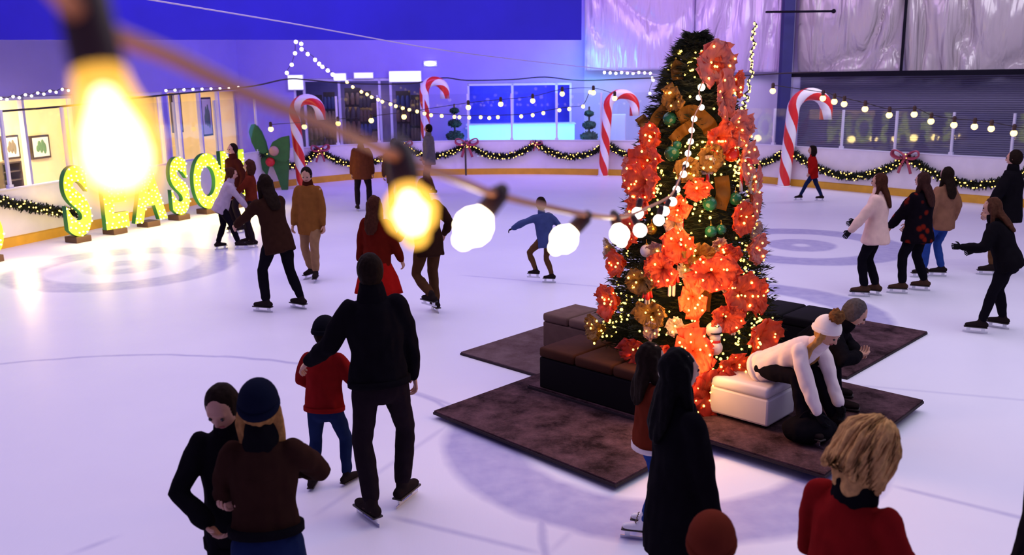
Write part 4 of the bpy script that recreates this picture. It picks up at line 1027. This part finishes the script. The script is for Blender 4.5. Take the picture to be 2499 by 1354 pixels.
def person(lab, pos, h, yaw, coat='brown', legs='black', hair=('short', (.03, .015, .01)), lean=0, side=0, pz=None, poff=0, feet=None, hands=None, elb=None,
           hem=-.10, flare=1.0, hat=None, head=(0, 0), skates='dark', bulk=1.0, gloves=None, collar=None, name='person', skirt=None, z0off=0, twist=0, knee=None, hood=False, boots=False, scarf=None, belt=None, pocket=False):
    lf = .065 if not boots else .02
    L = h-lf; root = empty(name, lab, 'person', Vector((pos.x, pos.y, z0off)), math.radians(yaw))
    near = math.hypot(pos.x, pos.y) < 9.5
    vox = .011 if near else .018
    P = Vector((0, poff*L, pz if pz is not None else lf+.512*L))
    ln, sd, tw = math.radians(lean), math.radians(side), math.radians(twist)
    td = Vector((math.sin(sd), math.sin(ln), math.cos(ln)*math.cos(sd))).normalized()
    ss = Vector((math.cos(tw), math.sin(tw), 0)); ss = (ss-td*ss.dot(td)).normalized(); hs = Vector((1, 0, 0)); hs = (hs-td*hs.dot(td)*.5).normalized()
    fw = td.cross(ss)*-1
    if fw.y < 0 and abs(tw) < 1.5: fw = -fw
    neck = P+td*.325*L; sh = {s: P+td*.285*L+ss*s*.094*L*min(1.06, bulk) for s in (-1, 1)}
    hk = 1+max(0, (1.7-h))*.60
    hp, hy = math.radians(head[0]), math.radians(head[1])
    hu = (td*.45+Vector((0, 0, 1))*.55).normalized(); hf = Vector((-math.sin(hy), math.cos(hy), 0)); hf = (hf-hu*hf.dot(hu)).normalized(); hr = hf.cross(hu).normalized()
    rp = Matrix.Rotation(-hp, 3, hr); hu = rp @ hu; hf = rp @ hf
    hc = neck + td*.035*L + hu*.068*L*hk
    hw, hd, hh = .0455*L*hk, .057*L*hk, .068*L*hk
    Rh = Matrix((hr, hf, hu)).transposed()
    feet = feet or {-1: (-.07, 0, 0, 0), 1: (.07, 0, 0, 0)}
    hands = hands or {-1: (-.16, .03, .50), 1: (.16, .03, .50)}
    elb = elb or {-1: (-.5, -.8, -.3), 1: (.5, -.8, -.3)}
    hip = {s: P+hs*s*.052*L for s in (-1, 1)}
    ank, kn, fd = {}, {}, {}
    for s in (-1, 1):
        fx, fy, fz, fyaw = feet[s]; A = Vector((fx*L, fy*L, lf+.045*L+fz*L)); a = math.radians(fyaw); fd[s] = Vector((-math.sin(a), math.cos(a), 0))
        hint = Vector(knee[s]) if knee else fd[s]+Vector((0, 0, .15))
        kn[s], ank[s] = ik(hip[s], A, .245*L, .240*L, hint)
    el, wr = {}, {}
    for s in (-1, 1):
        T = Vector(hands[s])*L; T.z += lf; el[s], wr[s] = ik(sh[s], T, .168*L, .150*L, Vector(elb[s]))
    # --- body: one continuous surface
    bm = B()
    loft(bm, [P-td*.03*L, P+td*.03*L, P+td*.12*L, P+td*.21*L, P+td*.29*L, neck, hc-hu*.02*L], [.078*L, .080*L, .070*L, .078*L, .076*L, .034*L, .031*L], [.056*L, .058*L, .048*L, .058*L, .045*L, .034*L, .033*L], ss, 14)
    for s in (-1, 1):
        loft(bm, [sh[s], sh[s].lerp(el[s], .5), el[s], el[s].lerp(wr[s], .35), wr[s]], [.030*L, .027*L, .022*L, .023*L, .0145*L], n=10)
        loft(bm, [hip[s]-td*.0, hip[s].lerp(kn[s], .45), kn[s], kn[s].lerp(ank[s], .35), ank[s]], [.050*L, .045*L, .031*L, .033*L, .020*L], n=10)
        loft(bm, [ank[s]-fd[s]*.025*L-Vector((0, 0, .02*L)), ank[s]+fd[s]*.05*L-Vector((0, 0, .022*L)), ank[s]+fd[s]*.10*L-Vector((0, 0, .028*L))], [.022*L, .026*L, .02*L], [.02*L, .016*L, .012*L], hs, 8)
    # head
    sphere(bm, hc, 1, 20, 14, (hw, hd, hh), Rh)
    loft(bm, [hc-hu*hh*.35+hf*hd*.1, hc-hu*hh*.82+hf*hd*.30], [hw*.85, hw*.48], [hd*.8, hd*.42], hr, 12)      # jaw
    loft(bm, [hc+hu*hh*.12+hf*hd*.93, hc-hu*hh*.25+hf*hd*1.08], [hw*.10, hw*.19], n=8)                        # nose
    loft(bm, [hc+hu*hh*.22+hf*hd*.86-hr*hw*.5, hc+hu*hh*.24+hf*hd*.93, hc+hu*hh*.22+hf*hd*.86+hr*hw*.5], hw*.14, n=6)
    for s in (-1, 1): sphere(bm, hc+hr*s*hw*1.0-hf*hd*.05, 1, 8, 6, (hw*.12, hd*.20, hh*.24), Rh)
    bb = remeshed(bm, vox*.8, smooth=2)
    # hands with five fingers
    for s in (-1, 1):
        wd = (wr[s]-el[s]).normalized(); k = L/1.7
        pn = wd.cross(Vector((0, 1, 0)) if abs(wd.y) < .8 else Vector((0, 0, 1))).normalized()*-s   # towards the body
        ax = wd.cross(pn).normalized()
        if ax.y < 0: ax = -ax
        pc_ = wr[s]+wd*.045*k
        tmp = bb
        loft(tmp, [wr[s]-wd*.015*k, pc_, wr[s]+wd*.088*k], [.024*k, .039*k, .040*k], [.018*k, .015*k, .012*k], ax, 10)
        for q, (off, fl_) in enumerate(((.031, .070), (.010, .080), (-.011, .074), (-.031, .056))):
            b0 = wr[s]+wd*.086*k+ax*off*k; c1_ = b0+(wd*.86+pn*.35)*fl_*.45*k; c2 = c1_+(wd*.55+pn*.8)*fl_*.35*k; c3 = c2+(wd*.15+pn*.95)*fl_*.25*k
            loft(tmp, [b0, c1_, c2, c3], [.0095*k, .009*k, .008*k, .007*k], n=6)
        t0 = wr[s]+wd*.03*k+ax*.030*k; t1 = t0+(wd*.6+ax*.65+pn*.3)*.038*k; t2 = t1+(wd*.8+ax*.1+pn*.5)*.032*k
        loft(tmp, [t0, t1, t2], [.012*k, .0105*k, .0085*k], n=6)
    body = obj('body', bb, [SK if not (gloves == 'all') else SK], root)
    if gloves:
        body.data.materials.append(cloth('glove_'+gloves, {'black': (.01, .01, .012), 'all': (.01, .01, .012), 'white': (.6, .6, .6)}[gloves]))
        for p in body.data.polygons:
            c = p.center
            if any((c-wr[s]).dot((wr[s]-el[s]).normalized()) > -.02*L and (c-wr[s]).length < .13*L for s in (-1, 1)): p.material_index = 1
    for s in (-1, 1):
        bm = B(); sphere(bm, hc+hu*hh*.04+hf*hd*.93+hr*s*hw*.40, hw*.14, 8, 6); obj('eye', bm, m_eye, root)
    bm = B(); loft(bm, [hc-hu*hh*.52+hf*hd*.84-hr*hw*.28, hc-hu*hh*.51+hf*hd*.89, hc-hu*hh*.52+hf*hd*.84+hr*hw*.28], hw*.07, n=6); obj('mouth', bm, m_lip, root)
    # --- trousers
    LM = legs if not isinstance(legs, str) else None
    bm = B(); e = .012
    loft(bm, [P-td*.035*L, P+td*.02*L, P+td*.09*L], [.092*L, .094*L, .080*L], [.068*L, .070*L, .056*L], hs, 14)
    for s in (-1, 1):
        a = ank[s]+(kn[s]-ank[s]).normalized()*.03*L
        loft(bm, [hip[s], hip[s].lerp(kn[s], .45), kn[s], kn[s].lerp(a, .4), a], [.057*L, .052*L, .040*L, .041*L, .034*L], n=12)
    obj('trousers', remeshed(bm, vox, .010, 11, 3, len(lab)), LEG[legs], root)
    # --- jacket
    bm = B(); kb = bulk
    hz = hem
    T0 = P+td*hz*L if hz > -.12 else P+Vector((0, 0, 1))*hz*L+Vector((0, td.y*.1*L, 0))
    secs = [(T0, .098*flare, .078*flare)]
    if hz <= -.12: secs.append((P-Vector((0, 0, .06*L)), .100*(1+(flare-1)*.5), .080*(1+(flare-1)*.5)))
    secs += [(P+td*.03*L, .096, .074), (P+td*.12*L, .086, .066), (P+td*.21*L, .090, .070), (P+td*.27*L, .088, .060), (P+td*.312*L, .055, .048), (neck+td*.005*L, .044, .044)]
    loft(bm, [s_[0] for s_ in secs], [s_[1]*L*kb for s_ in secs], [s_[2]*L*kb for s_ in secs], ss, 18, cap=False)
    for s in (-1, 1):
        cuff = wr[s].lerp(el[s], .06)
        loft(bm, [sh[s]-ss*s*.01*L, sh[s].lerp(el[s], .5), el[s], el[s].lerp(cuff, .5), cuff], [.037*L*kb, .036*L*kb, .032*L*kb, .030*L*kb, .024*L*kb], n=12)
    j = obj('jacket' if hz > -.2 else 'coat', remeshed(bm, vox, .016 if near else .014, 8, 3, len(lab)+5), COAT[coat], root)
    bm = B(); loft(bm, [neck-td*.02*L, neck+td*.035*L], [.052*L, .046*L], [.052*L, .048*L], ss, 14, cap=True); cc_ = remeshed(bm, vox, .004, 14, 1); obj('collar', cc_, COAT[collar or coat], j)
    if hz > -.12 and near:
        bm = B(); loft(bm, [T0-td*.005*L, T0+td*.02*L], [.103*L*flare*kb]*2, [.083*L*flare*kb]*2, ss, 20, cap=False); obj('hem_band', bm, COAT[collar or coat], j)
    if skirt:
        bm = B(); Q = P+td*.07*L
        loft(bm, [Q, P-Vector((0, 0, .03*L)), P-Vector((0, 0, .13*L)), P-Vector((0, 0, skirt[0]*L))], [.088*L, .115*L, .16*L, skirt[1]*L], [.07*L, .09*L, .13*L, skirt[1]*.8*L], ss, 26, cap=False)
        bmesh.ops.subdivide_edges(bm, edges=bm.edges[:], cuts=2, use_grid_fill=True)
        for v in bm.verts:
            a = math.atan2(v.co.y-P.y, v.co.x-P.x); k = max(0, (P.z-v.co.z)/(skirt[0]*L)); v.co.x += math.cos(a)*.02*k*math.sin(a*9); v.co.y += math.sin(a)*.02*k*math.sin(a*9)
        obj('skirt', bm, COAT[skirt[2]], root)
    if scarf:
        bm = B(); loft(bm, [neck-td*.01*L+fw*.0, neck+td*.03*L], [.058*L, .054*L], [.06*L, .056*L], ss, 16); obj('scarf', remeshed(bm, vox, .008, 16, 1), COAT[scarf], root)
    if pocket and near:
        for s in (-1, 1):
            bm = B(); box(bm, P+td*.02*L+ss*s*.055*L+fw*.078*L, (.05*L, .008, .045*L), None, bev=.003); obj('pocket', bm, COAT[coat], j, smooth=False)
    # --- footwear
    if skates:
        SM = {'dark': cloth('boot_dark', (.018, .012, .012)), 'white': mat('boot_white', (.75, .72, .78), .4), 'brown': cloth('boot_brown', (.06, .03, .02))}[skates]
        for s in (-1, 1):
            k = L/1.7*1.02; f = fd[s]; sl = Vector((f.y, -f.x, 0)); A = ank[s]; up = (kn[s]-A).normalized()
            zs = A.z-.045*L
            bm = B(); c0_ = Vector((A.x, A.y, zs))
            loft(bm, [c0_-f*.055*k+Vector((0, 0, .04*k)), c0_+f*.02*k+Vector((0, 0, .045*k)), c0_+f*.10*k+Vector((0, 0, .036*k)), c0_+f*.165*k+Vector((0, 0, .03*k))], [.036*k, .040*k, .046*k, .036*k], [.04*k, .045*k, .034*k, .026*k], sl, 12)
            loft(bm, [c0_+Vector((0, 0, .04*k)), A+Vector((0, 0, .01*k)), A+up*.10*k], [.040*k, .041*k, .050*k], [.046*k, .046*k, .054*k], sl, 12)
            bt = obj('skate' if not boots else 'boot', remeshed(bm, vox*.8, .002, 20, 2), SM, root)
            bm = B(); Rf = Matrix((sl, f, Vector((0, 0, 1)))).transposed()
            box(bm, c0_+f*.06*k+Vector((0, 0, .004*k)), (.075*k, .27*k, .014*k), Rf, bev=.004); obj('sole', bm, m_sole if skates != 'white' else m_sole, bt, smooth=False)
            if not boots:
                bm = B(); box(bm, c0_+f*.06*k+Vector((0, 0, -.054)), (.005, .29*k, .020), Rf)
                for y_ in (-.03, .14): box(bm, c0_+f*y_*k+Vector((0, 0, -.025)), (.012, .045*k, .044), Rf)
                obj('blade', bm, m_blade, bt, smooth=False)
            if near and skates == 'white':
                for q in range(5):
                    bm = B(); cz = c0_+Vector((0, 0, (.08+.022*q)*k))+f*(.062-.006*q)*k; loft(bm, [cz-sl*.022*k, cz+f*.006, cz+sl*.022*k], .0035, n=6); obj('lace', bm, m_sole, bt)
    # --- hair and hat
    ht, hcol = hair; HM = mat('hair_%02d%02d%02d' % tuple(int(c*99) for c in hcol), hcol, .75, nscale=40, nvar=.6, bump=.6, spec=.06)
    if ht != 'none':
        bm = B(); 
        sphere(bm, hc-hf*hd*.17+hu*hh*.10, 1, 20, 14, (hw*1.14, hd*1.02, hh*1.02), Rh)
        if ht == 'long':
            l_ = .24 if hair == 'x' else .22; bk = hc-hf*hd*.45
            dn_ = (-td*.75-Vector((0, 0, 1))*.25).normalized()
            b1 = bk-hu*hh*.4; b2 = neck-fw*.058*L*bulk-td*.02*L; b3 = P+td*.215*L-fw*.076*L*bulk
            loft(bm, [bk, b1, b2, b2.lerp(b3, .6), b3], [hw*1.05, hw*1.12, hw*1.25, hw*1.2, hw*.7], [hd*.72, hd*.6, hd*.38, hd*.28, hd*.16], hr, 16)
            for s in (-1, 1): loft(bm, [hc+hr*s*hw*.85-hf*hd*.15+hu*hh*.2, hc+hr*s*hw*1.0-hf*hd*.12-hu*hh*.5, neck+ss*s*.045*L+fw*.01*L-td*.02*L], [hw*.35, hw*.36, hw*.38], [hd*.5, hd*.5, hd*.4], hf, 10)
        elif ht == 'locks':
            for s in (-1, 1): loft(bm, [hc+hr*s*hw*.8-hf*hd*.1, hc+hr*s*hw*1.05-hu*hh*.7, neck+ss*s*.05*L-td*.01*L+fw*.01*L, neck+ss*s*.062*L-td*.06*L+fw*.055*L, neck+ss*s*.05*L-td*.13*L+fw*.085*L], [hw*.3, hw*.38, hw*.42, hw*.36, hw*.12], [hd*.4, hd*.4, hd*.35, hd*.3, hd*.1], hf, 10)
        elif ht == 'bob':
            loft(bm, [hc-hf*hd*.3+hu*hh*.2, hc-hf*hd*.3-hu*hh*.5, hc-hf*hd*.2-hu*hh*1.15], [hw*1.35, hw*1.55, hw*1.25], [hd*1.0, hd*1.05, hd*.75], hr, 16)
        elif ht == 'bun':
            sphere(bm, hc-hf*hd*1.05+hu*hh*.55, hw*.55, 10, 8)
        elif ht == 'ponytail':
            loft(bm, [hc-hf*hd*.95+hu*hh*.3, hc-hf*hd*1.5-hu*hh*.2, hc-hf*hd*1.5-hu*hh*1.4, hc-hf*hd*1.2-hu*hh*2.3], [hw*.3, hw*.42, hw*.4, hw*.15], n=10)
        # keep the face free
        bh = remeshed(bm, vox*.8, .0, 10, 1)
        kill = [v for v in bh.verts if (lambda d_: d_.dot(hf) > hd*(.50 if ht != 'bob' else .55) and d_.dot(hu) < hh*.46 and abs(d_.dot(hr)) < hw*1.02)(v.co-hc)]
        bmesh.ops.delete(bh, geom=kill, context='VERTS')
        if ht == 'bob' and math.hypot(pos.x, pos.y) < 5:
            rs = random.Random(5)
            for q in range(230):
                ph = rs.uniform(math.radians(55), math.radians(395-90)); ph += math.radians(90)-math.radians(90)
                dirn = hr*math.sin(ph)+hf*math.cos(ph); wv_ = rs.uniform(0, 6); sw_ = rs.uniform(-.25, .25); rr_ = rs.uniform(1.12, 1.34); P_ = []
                for i in range(9):
                    po = math.radians(12+i*rs.uniform(16.0, 18.0)); a_ = ph+sw_*i/8; dd = hr*math.sin(a_)+hf*math.cos(a_)
                    k2 = rr_*(1+.05*math.sin(i*1.3+wv_))
                    P_.append(hc-hf*hd*.25+hu*hh*.12+dd*(hw*1.18 if abs(math.cos(a_)) < .7 else hd)*math.sin(min(po, 1.75))*k2+hu*(hh*math.cos(min(po, 1.75))*1.05*rr_/1.1 - max(0, po-1.75)*hh*1.1))
                loft(bh, P_, [.002, .005, .007, .008, .008, .008, .007, .005, .002], n=5)
        hair_noise(bh, .004 if ht == 'short' else (.022 if ht == 'bob' else .011), 34 if ht != 'bob' else 22, len(lab)); obj('hair', bh, HM, root)
    if hat:
        HT = {'black': cloth('hat_black', (.008, .008, .012)), 'navy': cloth('hat_navy', (.006, .008, .02)), 'white': cloth('hat_white', (.80, .72, .68), nv=.1), 'rust': cloth('hat_rust', (.12, .02, .01)), 'rusty': cloth('hat_rust', (.12, .02, .01))}[hat[0]]
        bm = B(); sphere(bm, hc-hf*hd*.20+hu*hh*.28, 1, 24, 16, (hw*1.28, hd*1.24, hh*1.0), Rh)
        bmesh.ops.bisect_plane(bm, geom=bm.verts[:]+bm.edges[:]+bm.faces[:], plane_co=hc+hu*hh*.08-hf*hd*.1, plane_no=-(hu-hf*.40), clear_outer=True)
        ho = obj('beanie', bm, HT, root)
        bm = B(); b0 = hc+hu*hh*.04-hf*hd*.10; hb = (hu-hf*.40).normalized(); b0 = b0-hf*hd*.10; loft(bm, [b0-hb*hh*.06, b0+hb*hh*.08, b0+hb*hh*.28], [hw*1.28, hw*1.36, hw*1.31], [hd*1.22, hd*1.30, hd*1.26], hr, 22, cap=False); obj('brim', bm, HT, ho)
        if len(hat) > 1:
            bm = B(); bmesh.ops.create_icosphere(bm, subdivisions=4, radius=.055*L/1.6*hat[1], matrix=Matrix.Translation(hc+hu*hh*1.42-hf*hd*.1)); bm.normal_update()
            for v in bm.verts: v.co += v.normal*.02*noise.noise(v.co*60)
            obj('pompom', bm, cloth('pom', (.16, .07, .025)), ho)
    return root
COAT = {'brown': cloth('brown', (.030, .012, .008)), 'black': cloth('black', (.006, .005, .007)), 'red': cloth('red', (.20, .008, .008)), 'brightred': cloth('brightred', (.32, .008, .006)), 'darkred': cloth('darkred', (.10, .008, .004)),
        'maroon': cloth('maroon', (.05, .010, .006)), 'rustjacket': cloth('rustjacket', (.11, .03, .012)), 'mustard': cloth('mustard', (.20, .075, .018)), 'lilac': cloth('lilac', (.38, .30, .36)), 'cream': cloth('cream', (.72, .48, .42), nv=.12),
        'tan': cloth('tan', (.22, .10, .06)), 'grey': cloth('grey', (.14, .12, .13)), 'blue': cloth('blue', (.05, .07, .20)), 'white': cloth('white', (.72, .60, .60), nv=.1), 'navy': cloth('navy', (.007, .007, .018)),
        'plaid': cloth('plaid', (.03, .008, .010)), 'rust': cloth('rust', (.12, .018, .008))}
# a check pattern for the plaid jacket
def plaidify(M):
    nt = M.node_tree; b = nt.nodes['Principled BSDF']; tc = nt.nodes.new('ShaderNodeTexCoord'); v = nt.nodes.new('ShaderNodeTexVoronoi'); v.inputs['Scale'].default_value = 7
    r = nt.nodes.new('ShaderNodeValToRGB'); r.color_ramp.elements[0].position = .18; r.color_ramp.elements[0].color = (.16, .012, .006, 1); r.color_ramp.elements[1].position = .34; r.color_ramp.elements[1].color = (.006, .004, .007, 1)
    nt.links.new(tc.outputs['Object'], v.inputs['Vector']); nt.links.new(v.outputs['Distance'], r.inputs[0]); nt.links.new(r.outputs[0], b.inputs['Base Color'])
plaidify(COAT['plaid'])
LEG = {'black': cloth('leg_black', (.006, .005, .008)), 'jeans': cloth('leg_jeans', (.010, .018, .060)), 'blue': cloth('leg_blue', (.02, .05, .22)), 'brown': cloth('leg_brown', (.07, .03, .014)), 'tan': cloth('leg_tan', (.26, .14, .07)), 'dark': cloth('leg_dark', (.014, .009, .012)),
       'khaki': cloth('leg_khaki', (.10, .045, .02)), 'teal': cloth('leg_teal', (.006, .03, .035)), 'denim': cloth('leg_denim', (.03, .045, .10))}
DK = (.012, .006, .004); BR = (.05, .02, .010)
def G(px, py): return ground(px, py)
def F2(lx, ly, rx, ry, ll=0, rl=0, la=15, ra=-15): return {-1: (lx, ly, ll, la), 1: (rx, ry, rl, ra)}
def H2(l, r): return {-1: l, 1: r}

# nearest pair embracing
p = at(615, 990, 4.1); PA = Vector((p.x, 3.95, 0))
person('blonde woman in brown jacket and navy beanie, back turned, holding her partner', PA, 1.60, 8, 'brown', 'jeans', ('locks', (.32, .15, .045)), lean=8, hat=('navy',), hands=H2((-.06, .22, .60), (.07, .25, .64)), elb={-1: (-.5, .1, -1), 1: (1, 0, -.5)}, hem=.04, bulk=1.14, collar='black', scarf='black', feet=F2(-.08, -.05, .08, .06))
PB = Vector((PA.x-.25, 4.30, 0))
person('dark haired skater in black sleeves hugged by the blonde woman', PB, 1.54, 190, 'black', 'black', ('short', DK), lean=6, head=(24, -14), hands=H2((-.04, .22, .66), (.07, .17, .57)), elb={-1: (-.6, 0, -1), 1: (1, -.1, -.35)}, bulk=1.18)
# child in red and the man in black
PC = G(803, 1186); person('child in red sweater, blue jeans and black beanie facing the man', PC, 1.24, -12, 'red', 'jeans', ('short', DK), lean=6, hat=('black',), boots=True, hands=H2((-.10, .16, .56), (.24, .18, .60)), elb={-1: (-1, -.3, -.8), 1: (.5, -.4, -1)}, hem=-.02, feet={-1: (-.09, -.05, 0, 10), 1: (.10, .05, 0, -20)}, head=(24, 0), bulk=1.25)
PD = G(940, 1243); person('tall man in black jacket and dark jeans, back turned, reaching toward the child', PD, 1.84, 14, 'black', 'dark', ('short', DK), lean=5, side=-2, hands=H2((-.26, .16, .56), (.15, .08, .47)), elb={-1: (-.1, -.5, -1), 1: (1, -.6, -.5)}, hem=-.01, feet={-1: (-.06, -.10, 0, 25), 1: (.075, .03, 0, -38)}, bulk=1.2, scarf='black')
person('skater in red coat with flared skirt behind the man in black', G(928, 800), 1.62, -20, 'darkred', 'black', ('long', (.05, .015, .008)), hem=-.06, skirt=(.26, .19, 'brightred'), hands=H2((-.19, .05, .46), (.16, .1, .5)), bulk=1.2)
person('man in brown quilted jacket standing near the boards', G(888, 515), 1.74, 5, 'rustjacket', 'dark', ('short', DK), hands=H2((-.15, .06, .46), (.15, .06, .46)), bulk=1.35, feet=F2(-.08, 0, .08, 0))
person('dark red figure near the boards between two men', G(968, 520), 1.68, 10, 'maroon', 'black', ('short', BR), hem=-.12, bulk=1.2)
person('man in grey shirt and brown trousers, face turned to one side', G(1050, 475), 1.84, 75, 'grey', 'khaki', ('short', DK), hands=H2((-.12, .03, .5), (.1, .12, .52)), feet=F2(-.06, -.08, .06, .1), bulk=1.25)
person('skater with brown trousers lifting one foot, hidden above by the glowing bulb', G(1052, 764), 1.76, 35, 'brown', 'brown', ('short', BR), feet={-1: (-.08, -.16, .10, 10), 1: (.05, 0, 0, -10)}, hands=H2((-.2, .12, .55), (.2, .1, .55)), lean=8, bulk=1.2)
person('teenager in mustard coat and tan trousers looking down', G(765, 682), 1.73, 168, 'mustard', 'tan', ('short', DK), hem=-.12, hands=H2((-.15, .03, .44), (.15, .05, .46)), head=(22, 10), feet=F2(-.05, .05, .05, -.08), bulk=1.2, collar='maroon')
person('long haired skater in dark coat leaning toward the girl in lilac', G(690, 757), 1.82, 42, 'brown', 'black', ('long', DK), lean=16, side=-3, hands=H2((-.16, .34, .60), (.12, .26, .52)), elb={-1: (-.3, -.3, -1), 1: (.3, -.5, -1)}, hem=-.10, flare=1.05, feet={-1: (-.11, .04, 0, 28), 1: (.13, -.06, 0, 15)}, bulk=1.2)
person('girl in pale lilac top and black leggings holding hands', G(560, 609), 1.50, -70, 'lilac', 'black', ('bun', BR), lean=24, poff=-.06, hands=H2((-.12, .30, .52), (.10, .26, .48)), hem=-.08, feet={-1: (-.05, -.13, 0, 20), 1: (.08, .12, 0, -20)}, bulk=1.25)
person('tall skater in dark red jacket behind the girl in lilac', G(583, 566), 1.78, 140, 'maroon', 'dark', ('short', DK), hem=-.08, bulk=1.2)
person('smaller skater in rust jacket facing the girl in lilac', G(622, 601), 1.58, 100, 'rust', 'dark', ('bob', BR), hands=H2((-.1, .3, .5), (.1, .3, .5)), elb={-1: (-.2, -.4, -1), 1: (.2, -.4, -1)}, feet=F2(-.1, 0, .1, .08), bulk=1.1)
person('child in blue hoodie and brown trousers gliding with arm stretched out', G(1333, 690), 1.24, 20, 'blue', 'khaki', ('short', DK), lean=10, side=-6, hands=H2((-.40, .12, .66), (.2, 0, .55)), elb={-1: (-.2, -1, .4), 1: (.5, -.6, -.5)}, feet={-1: (-.13, .02, .07, 50), 1: (.07, -.02, 0, 60)}, gloves='black', bulk=1.3)
person('child in red vest and jeans skating past the tall candy cane', G(1980, 493), 1.30, 80, 'brightred', 'jeans', ('bob', DK), lean=6, hands=H2((-.14, .08, .52), (.14, -.05, .52)), feet={-1: (-.03, .24, 0, 10), 1: (.03, -.20, 0, -10)}, bulk=1.3)
person('girl in cream fleece coat with long brown hair, side on', G(2125, 722), 1.68, 60, 'cream', 'black', ('long', BR), hem=-.09, flare=1.2, hands=H2((-.20, .20, .50), (.12, .18, .58)), elb={-1: (-.3, -.3, -1), 1: (.3, -.4, -1)}, feet={-1: (-.05, .05, 0, 15), 1: (.05, -.03, 0, -5)}, bulk=1.3, skates='brown', gloves='black')
person('long haired skater in dark checked jacket between two others', G(2228, 712), 1.66, 35, 'plaid', 'black', ('long', (.035, .012, .010)), hem=-.10, flare=1.15, hands=H2((-.12, .20, .52), (.12, .18, .52)), elb={-1: (-1, -.5, -.4), 1: (1, -.5, -.4)}, feet={-1: (-.13, .03, 0, 40), 1: (.12, -.03, 0, 30)}, bulk=1.45, skates='brown')
person('skater in tan jacket and blue jeans behind the checked jacket', G(2288, 675), 1.63, 20, 'tan', 'blue', ('long', DK), hem=-.09, feet={-1: (-.14, .04, 0, 70), 1: (.04, 0, 0, 60)}, bulk=1.25)
person('man in black jumper with arms spread at the rink side', G(2445, 668), 1.86, 45, 'black', 'khaki', ('short', DK), hands=H2((-.24, .10, .50), (.24, .05, .5)), elb={-1: (-1, -.4, 0), 1: (1, -.4, 0)}, feet={-1: (-.1, .05, 0, 30), 1: (.1, 0, 0, 0)}, bulk=1.35)
person('woman in dark clothes bending forward with one arm out, brown hair', G(2418, 808), 1.60, 55, 'black', 'black', ('long', (.06, .022, .012)), lean=22, poff=-.07, hands=H2((-.14, .24, .62), (.12, .18, .56)), elb={-1: (-.5, -.4, -1), 1: (.5, -.4, -1)}, hem=-.06, feet={-1: (-.11, .06, 0, 10), 1: (.13, -.06, 0, -8)}, bulk=1.35, gloves='black')
# nearest people at the bottom edge and side
pz_ = at(1660, 1000, 4.5)
person('woman with long black hair in a long black coat and teal trousers', Vector((pz_.x, 4.3, 0)), 1.66, -72, 'black', 'teal', ('long', (.004, .003, .004)), hem=-.19, flare=1.12, hands=H2((-.10, .06, .45), (.12, .08, .44)), feet=F2(-.05, .08, .05, -.08), bulk=1.12)
person('girl in rust top, blue jeans and white skates behind the black coat', G(1580, 1303), 1.28, -75, 'rust', 'blue', ('long', (.012, .008, .006)), hem=-.05, hands=H2((-.1, .12, .5), (.1, .1, .5)), feet=F2(-.04, .04, .05, -.05, la=150, ra=150), skates='white', collar='white', knee={-1: (0, 1, 0), 1: (0, 1, 0)}, bulk=1.15)
pe = at(2040, 1180, 3.6)
person('blonde woman in red coat at the bottom edge, head bowed', Vector((pe.x, 3.25, 0)), 1.66, -55, 'red', 'black', ('bob', (.52, .28, .10)), lean=8, head=(30, -15), hands=H2((-.05, .18, .62), (.07, .18, .64)), elb={-1: (-.5, -.3, -1), 1: (.5, -.3, -1)}, hem=-.3, flare=1.1, bulk=1.06, scarf='black')
pf = at(1735, 1345, 3.45)
person('child whose rust beanie shows at the bottom edge', Vector((pf.x, 3.13, 0)), 1.33, -20, 'darkred', 'black', ('short', BR), hat=('rust',))
pg = at(2570, 1080, 3.6)
person('dark clothed adult cut off by the picture side', Vector((pg.x+.16, 3.5, 0)), 1.76, 40, 'black', 'black', ('short', DK), hem=-.28, flare=1.5, bulk=1.25, lean=0)
# seated skaters
sw = pc-U*.16+V*.26
ss_ = person('woman in white sweater and white pompom beanie bending to tie her skates on the pouf', Vector((sw.x, sw.y, 0)), 1.66, -140, 'white', 'black', ('locks', (.40, .20, .06)), lean=57, pz=.58, hat=('white', 1.1), head=(4, 0), hem=-.04,
             hands=H2((-.07, .40, .15), (.12, .40, .16)), elb={-1: (-.6, -.2, -.2), 1: (.6, -.2, -.2)}, feet={-1: (-.08, .36, .07, 5), 1: (.13, .32, .07, -8)}, knee={-1: (-.1, 1, 1), 1: (.1, 1, 1)}, gloves='black', bulk=1.14, skates='dark')
sm = g(1915, 968, .11); sm.z = 0
person('grey haired man in dark coat seated beyond the woman in white', sm, 1.78, -110, 'black', 'black', ('short', (.085, .070, .070)), lean=50, pz=.44, head=(10, 0), hands=H2((-.05, .34, .30), (.10, .34, .34)), elb={-1: (-1, 0, -.3), 1: (1, 0, -.3)}, feet={-1: (-.09, .22, .06, 0), 1: (.10, .25, .06, -5)}, knee={-1: (-.3, 1, 1), 1: (.3, 1, 1)}, hem=-.04, bulk=1.3, boots=True)
bench('bench', sm+Vector((-.04, .03, 0)), .5, .5, .30, .11, m_blackb, m_blackb, 'low black seat under the grey haired man', 1)
# bag by the skates
bg_ = g(1975, 1075, .11)
root = empty('bag', 'soft black bag lying on the rug by her feet', 'bag', bg_)
bm = B(); sphere(bm, (0, 0, .10), 1, 16, 10, (.22, .16, .12)); obj('sack', remeshed(bm, .015, .02, 9, 2), COAT['black'], root)
bm = B(); loft(bm, catmull([(-.12, -.02, .16), (-.05, -.03, .26), (.08, -.03, .25), (.13, -.02, .15)], 5), .012, n=6); obj('strap', bm, COAT['black'], root)
